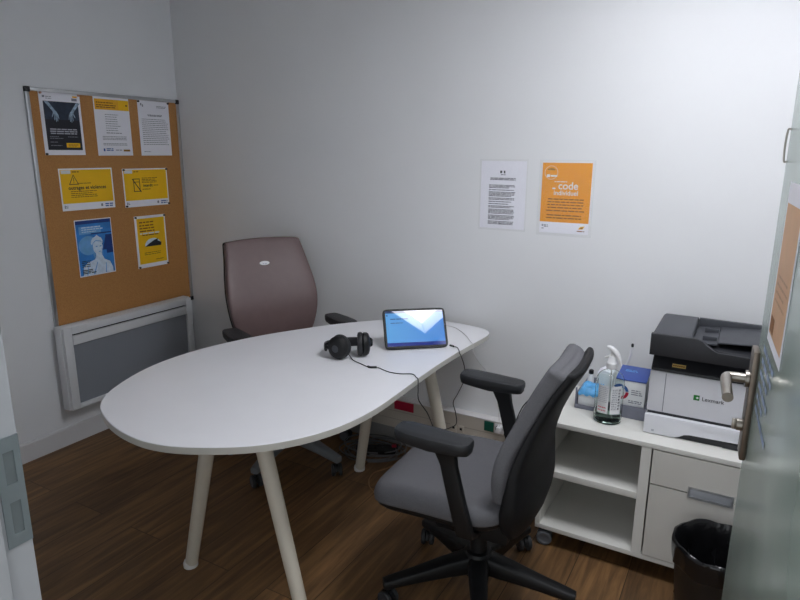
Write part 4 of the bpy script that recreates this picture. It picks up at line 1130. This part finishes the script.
# kickstand
top = RX @ V(0, .0125, .115)
bm = nb()
prism(bm, [(top.y, top.z), (top.y + .006, top.z), (top.y + .062, -.0064), (top.y + .056, -.0064)], .05, TWD - .05, lambda u, v, w: V(w, u, v))
obj('kickstand', bm, M['black_plastic'], tb)

# ---------------------------------------------------------------- headphones
hp = thing('headphones', 'black over-ear headphones lying on the white table', 'headphones', (1.683, -.703, TT))
ax = V(.64, .77, 0).normalized(); bk = V(-ax.y, ax.x, 0)
def cup(cen, nrm, name):
    nrm = nrm.normalized(); up = (V(0, 0, 1) - nrm * nrm.z).normalized(); sd = up.cross(nrm)
    def ringp(r, h, sq=1.08): return [cen + nrm * h + sd * (r * math.cos(2 * PI * k / 32)) + up * (r * sq * math.sin(2 * PI * k / 32)) for k in range(32)]
    bm = nb(); loft(bm, [ringp(r, h) for r, h in ((.012, .030), (.026, .029), (.038, .024), (.0425, .016), (.043, .004), (.04, .001))])
    cu = obj('ear_cup', bm, M['black_plastic'], hp)
    bm = nb(); loft(bm, [ringp(r, h) for r, h in ((.038, .0005), (.0435, -.003), (.045, -.010), (.0425, -.018), (.033, -.021), (.024, -.018), (.022, -.008))])
    obj('ear_pad', bm, M['black_pad'], cu)
    bm = nb(); loft(bm, [ringp(r, h, 1) for r, h in ((.013, .0302), (.015, .0318), (.010, .0325))]); obj('cup_emblem', bm, M['metal_tape'], cu)
cl = -ax * .046 + V(0, 0, .0478) - bk * .025; crr = ax * .050 + V(0, 0, .0488) - bk * .02
cup(cl, -ax * .75 - bk * .66, 'l'); cup(crr, ax * .9 - bk * .25, 'r')
path = []
for k in range(15):
    a = PI * k / 14
    path.append(-ax * math.cos(a) * .094 + bk * (.0 + math.sin(a) * .095) + V(0, 0, .044 - .018 * math.sin(a)))
secs = []
PPp = catmull(path, 3)
for i, p in enumerate(PPp):
    T = (PPp[min(i + 1, len(PPp) - 1)] - PPp[max(i - 1, 0)]).normalized(); n2 = V(0, 0, 1); s2 = T.cross(n2).normalized()
    fr = abs(i / (len(PPp) - 1) - .5) * 2
    secs.append([p + n2 * u + s2 * v for u, v in sell(.021 - .004 * fr, .0085 - .003 * fr, 3, 14)])
bm = nb(); loft(bm, secs); obj('headband', bm, M['black_pad'], hp)
for cen, sg in ((cl, -1), (crr, 1)):
    e = path[0] if sg < 0 else path[-1]
    bm = nb(); tube(bm, [e + V(0, 0, .012), e * .5 + (cen + ax * sg * .02) * .5 + V(0, 0, .02), cen + V(0, 0, .036) + ax * sg * .012], .005, 8); tube(bm, [e, e * .6 + (cen + ax * sg * .03) * .4, cen + ax * sg * .03], .0055, 8)
    obj('yoke', bm, M['black_plastic'], hp)

# headphone cable: from the cup across the table, over the edge, looping up to the tablet
zt = TT + .0022
cb = thing('headphone_cable', 'thin black headphone cable looping from the headphones over the table edge to the tablet', 'cable', (1.70, -.72, TT))
o0 = V(1.70, -.72, TT)
pts = [(1.678, -.722, TT + .02), (1.70, -.725, TT + .008), (1.735, -.75, zt), (1.789, -.772, zt), (1.837, -.789, zt), (1.862, -.774, zt), (1.895, -.785, zt), (1.926, -.793, zt), (1.966, -.788, zt), (2.007, -.768, zt), (2.034, -.79, zt), (2.050, -.805, TT + .001), (2.056, -.815, .70), (2.062, -.82, .66), (2.08, -.789, .605), (2.08, -.745, .54), (2.075, -.715, .50), (2.07, -.64, .472), (2.075, -.567, .455), (2.08, -.525, .458), (2.08, -.54, .515), (2.08, -.562, .562), (2.08, -.518, .585), (2.08, -.462, .622), (2.078, -.456, .672), (2.066, -.46, .715), (2.054, -.455, TT + .001), (2.040, -.43, zt), (2.016, -.396, zt), (2.002, -.402, zt + .004), (1.992, -.408, zt + .009)]
bm = nb(); tube(bm, [Vector(p) - o0 for p in pts], .0019, 8, sub=5); obj('wire', bm, M['black_cable'], cb)
bm = nb(); tube(bm, [Vector(p) - o0 for p in ((1.825, -.786, zt + .002), (1.838, -.789, zt + .002), (1.858, -.776, zt + .002))], .0042, 10); obj('inline_remote', bm, M['black_plastic'], cb)
bm = nb(); cyl(bm, V(2.004, -.401, zt + .004) - o0, V(1.988, -.411, zt + .010) - o0, .004, 10); obj('plug', bm, M['black_plastic'], cb)

cb = thing('charging_cable', 'thin pale cable running from behind the tablet over the table corner', 'cable', (1.85, -.13, TT))
o0 = V(1.85, -.13, TT)
pts = [(1.80, -.30, zt), (1.80, -.18, zt), (1.832, -.122, zt), (1.88, -.128, zt), (1.923, -.162, zt), (1.98, -.22, zt), (2.03, -.29, zt), (2.056, -.325, TT + .002), (2.066, -.335, .70), (2.075, -.30, .65), (2.085, -.22, .58), (2.09, -.15, .50), (2.095, -.10, .40), (2.1, -.08, .30), (2.1, -.07, .262)]
bm = nb(); tube(bm, [Vector(p) - o0 for p in pts], .0013, 7, sub=6); obj('wire', bm, M['white_cable'], cb)
bm = nb(); box(bm, 2.086 - o0.x, 2.11 - o0.x, -.085 - o0.y, -.0540 - o0.y, .232 - o0.z, .262 - o0.z, bev=.004); obj('plug', bm, M['white_plastic'], cb)

cb = thing('power_cable', 'black power cable rising from the wall socket to the storage unit', 'cable', (2.141, -.06, .24))
o0 = V(2.141, -.06, .24)
pts = [(2.141, -.092, .242), (2.150, -.11, .25), (2.175, -.08, .30), (2.205, -.06, .385), (2.25, -.055, .44), (2.303, -.05, .478), (2.37, -.04, .50), (2.46, -.03, .50), (2.62, -.03, .50), (2.75, -.03, .52), (2.80, -.035, .575)]
bm = nb(); tube(bm, [Vector(p) - o0 for p in pts], .0026, 8, sub=6); obj('wire', bm, M['black_cable'], cb)
bm = nb(); cyl(bm, V(2.141, -.0575, .2425) - o0, V(2.141, -.092, .242) - o0, .016, 18, .011); obj('plug', bm, M['black_plastic'], cb)

# power strip and cable tangle under the table
ps = thing('power_strip', 'black power strip with a red switch in the cables under the table', 'power strip', (1.47, -.155, .0006), (0, 0, .55))
obj('body', bx(-.11, .11, -.028, .028, 0, .035, bev=.006), M['black_plastic'], ps)
obj('switch', bx(.078, .102, -.012, .012, .0352, .042, bev=.003), M['red'], ps, 'red rocker switch')
for x in (-.075, -.03, .015):
    bm = nb(); lathe(bm, [(.015, .0352), (.019, .0352), (.02, .038), (.016, .038), (.0155, .0354)], 20, x, 0); obj('outlet', bm, M['black_pad'], ps)
bm = nb(); rr = random.Random(5)
for k in range(7):
    cx, cy = 1.46 + rr.uniform(-.03, .03), -.17 + rr.uniform(-.03, .02); ra, rb = .142 + rr.uniform(-.015, .02), .085 + rr.uniform(-.015, .02); th0 = rr.uniform(0, 6); tw_ = .35 + rr.uniform(-.25, .25)
    lay = .006 + .0068 * k
    P_ = []
    for j in range(15):
        a = th0 + j * 2 * PI / 14 * .96; u, v = ra * math.cos(a), rb * math.sin(a)
        P_.append(V(cx + u * math.cos(tw_) - v * math.sin(tw_) , cy + u * math.sin(tw_) + v * math.cos(tw_), lay + .001 * math.sin(3 * a + k)))
    P_ = [V(p.x, min(p.y, -.02), p.z) for p in P_]
    tube(bm, P_, .0032, 7, sub=4)
tag(obj('cable_tangle', bm, M['grey_cable']), 'tangle of grey cables on the floor around the power strip', 'cables')
bm = nb(); tube(bm, [V(1.63, -.12, .0035), V(1.62, -.2, .0035), V(1.60, -.27, .0035), V(1.57, -.33, .0035), V(1.58, -.40, .0035), V(1.62, -.46, .0035), V(1.68, -.50, .0035)], .003, 8)
tag(obj('floor_cable', bm, M['tan_cable']), 'single pale brown cable trailing over the floor beside the tangle', 'cable')

# ---------------------------------------------------------------- world, camera, view
w = bpy.data.worlds.new('World'); sc.world = w; w.use_nodes = True
bg = w.node_tree.nodes['Background']; bg.inputs['Color'].default_value = (0.92, 0.96, 1.0, 1); bg.inputs['Strength'].default_value = 1.25

cam = bpy.data.cameras.new('camera'); co = bpy.data.objects.new('camera', cam); C.objects.link(co); sc.camera = co
cam.sensor_width = 36; cam.sensor_fit = 'HORIZONTAL'; cam.lens = 615.69 * 36 / 800; cam.clip_start = .02
yaw, pitch, roll = .5176, .2360, .0053
f = V(-math.sin(yaw) * math.cos(pitch), math.cos(yaw) * math.cos(pitch), -math.sin(pitch))
r = V(math.cos(yaw), math.sin(yaw), 0); u = r.cross(f)
r2 = r * math.cos(roll) + u * math.sin(roll); u2 = -r * math.sin(roll) + u * math.cos(roll)
mw = Matrix((r2, u2, -f)).transposed().to_4x4(); mw.translation = V(3.0193, -2.6411, 1.5228)
co.matrix_world = mw
vs = sc.view_settings
vs.view_transform = 'Standard'; vs.look = 'None'; vs.gamma = 1; vs.exposure = 0.0; vs.use_curve_mapping = False
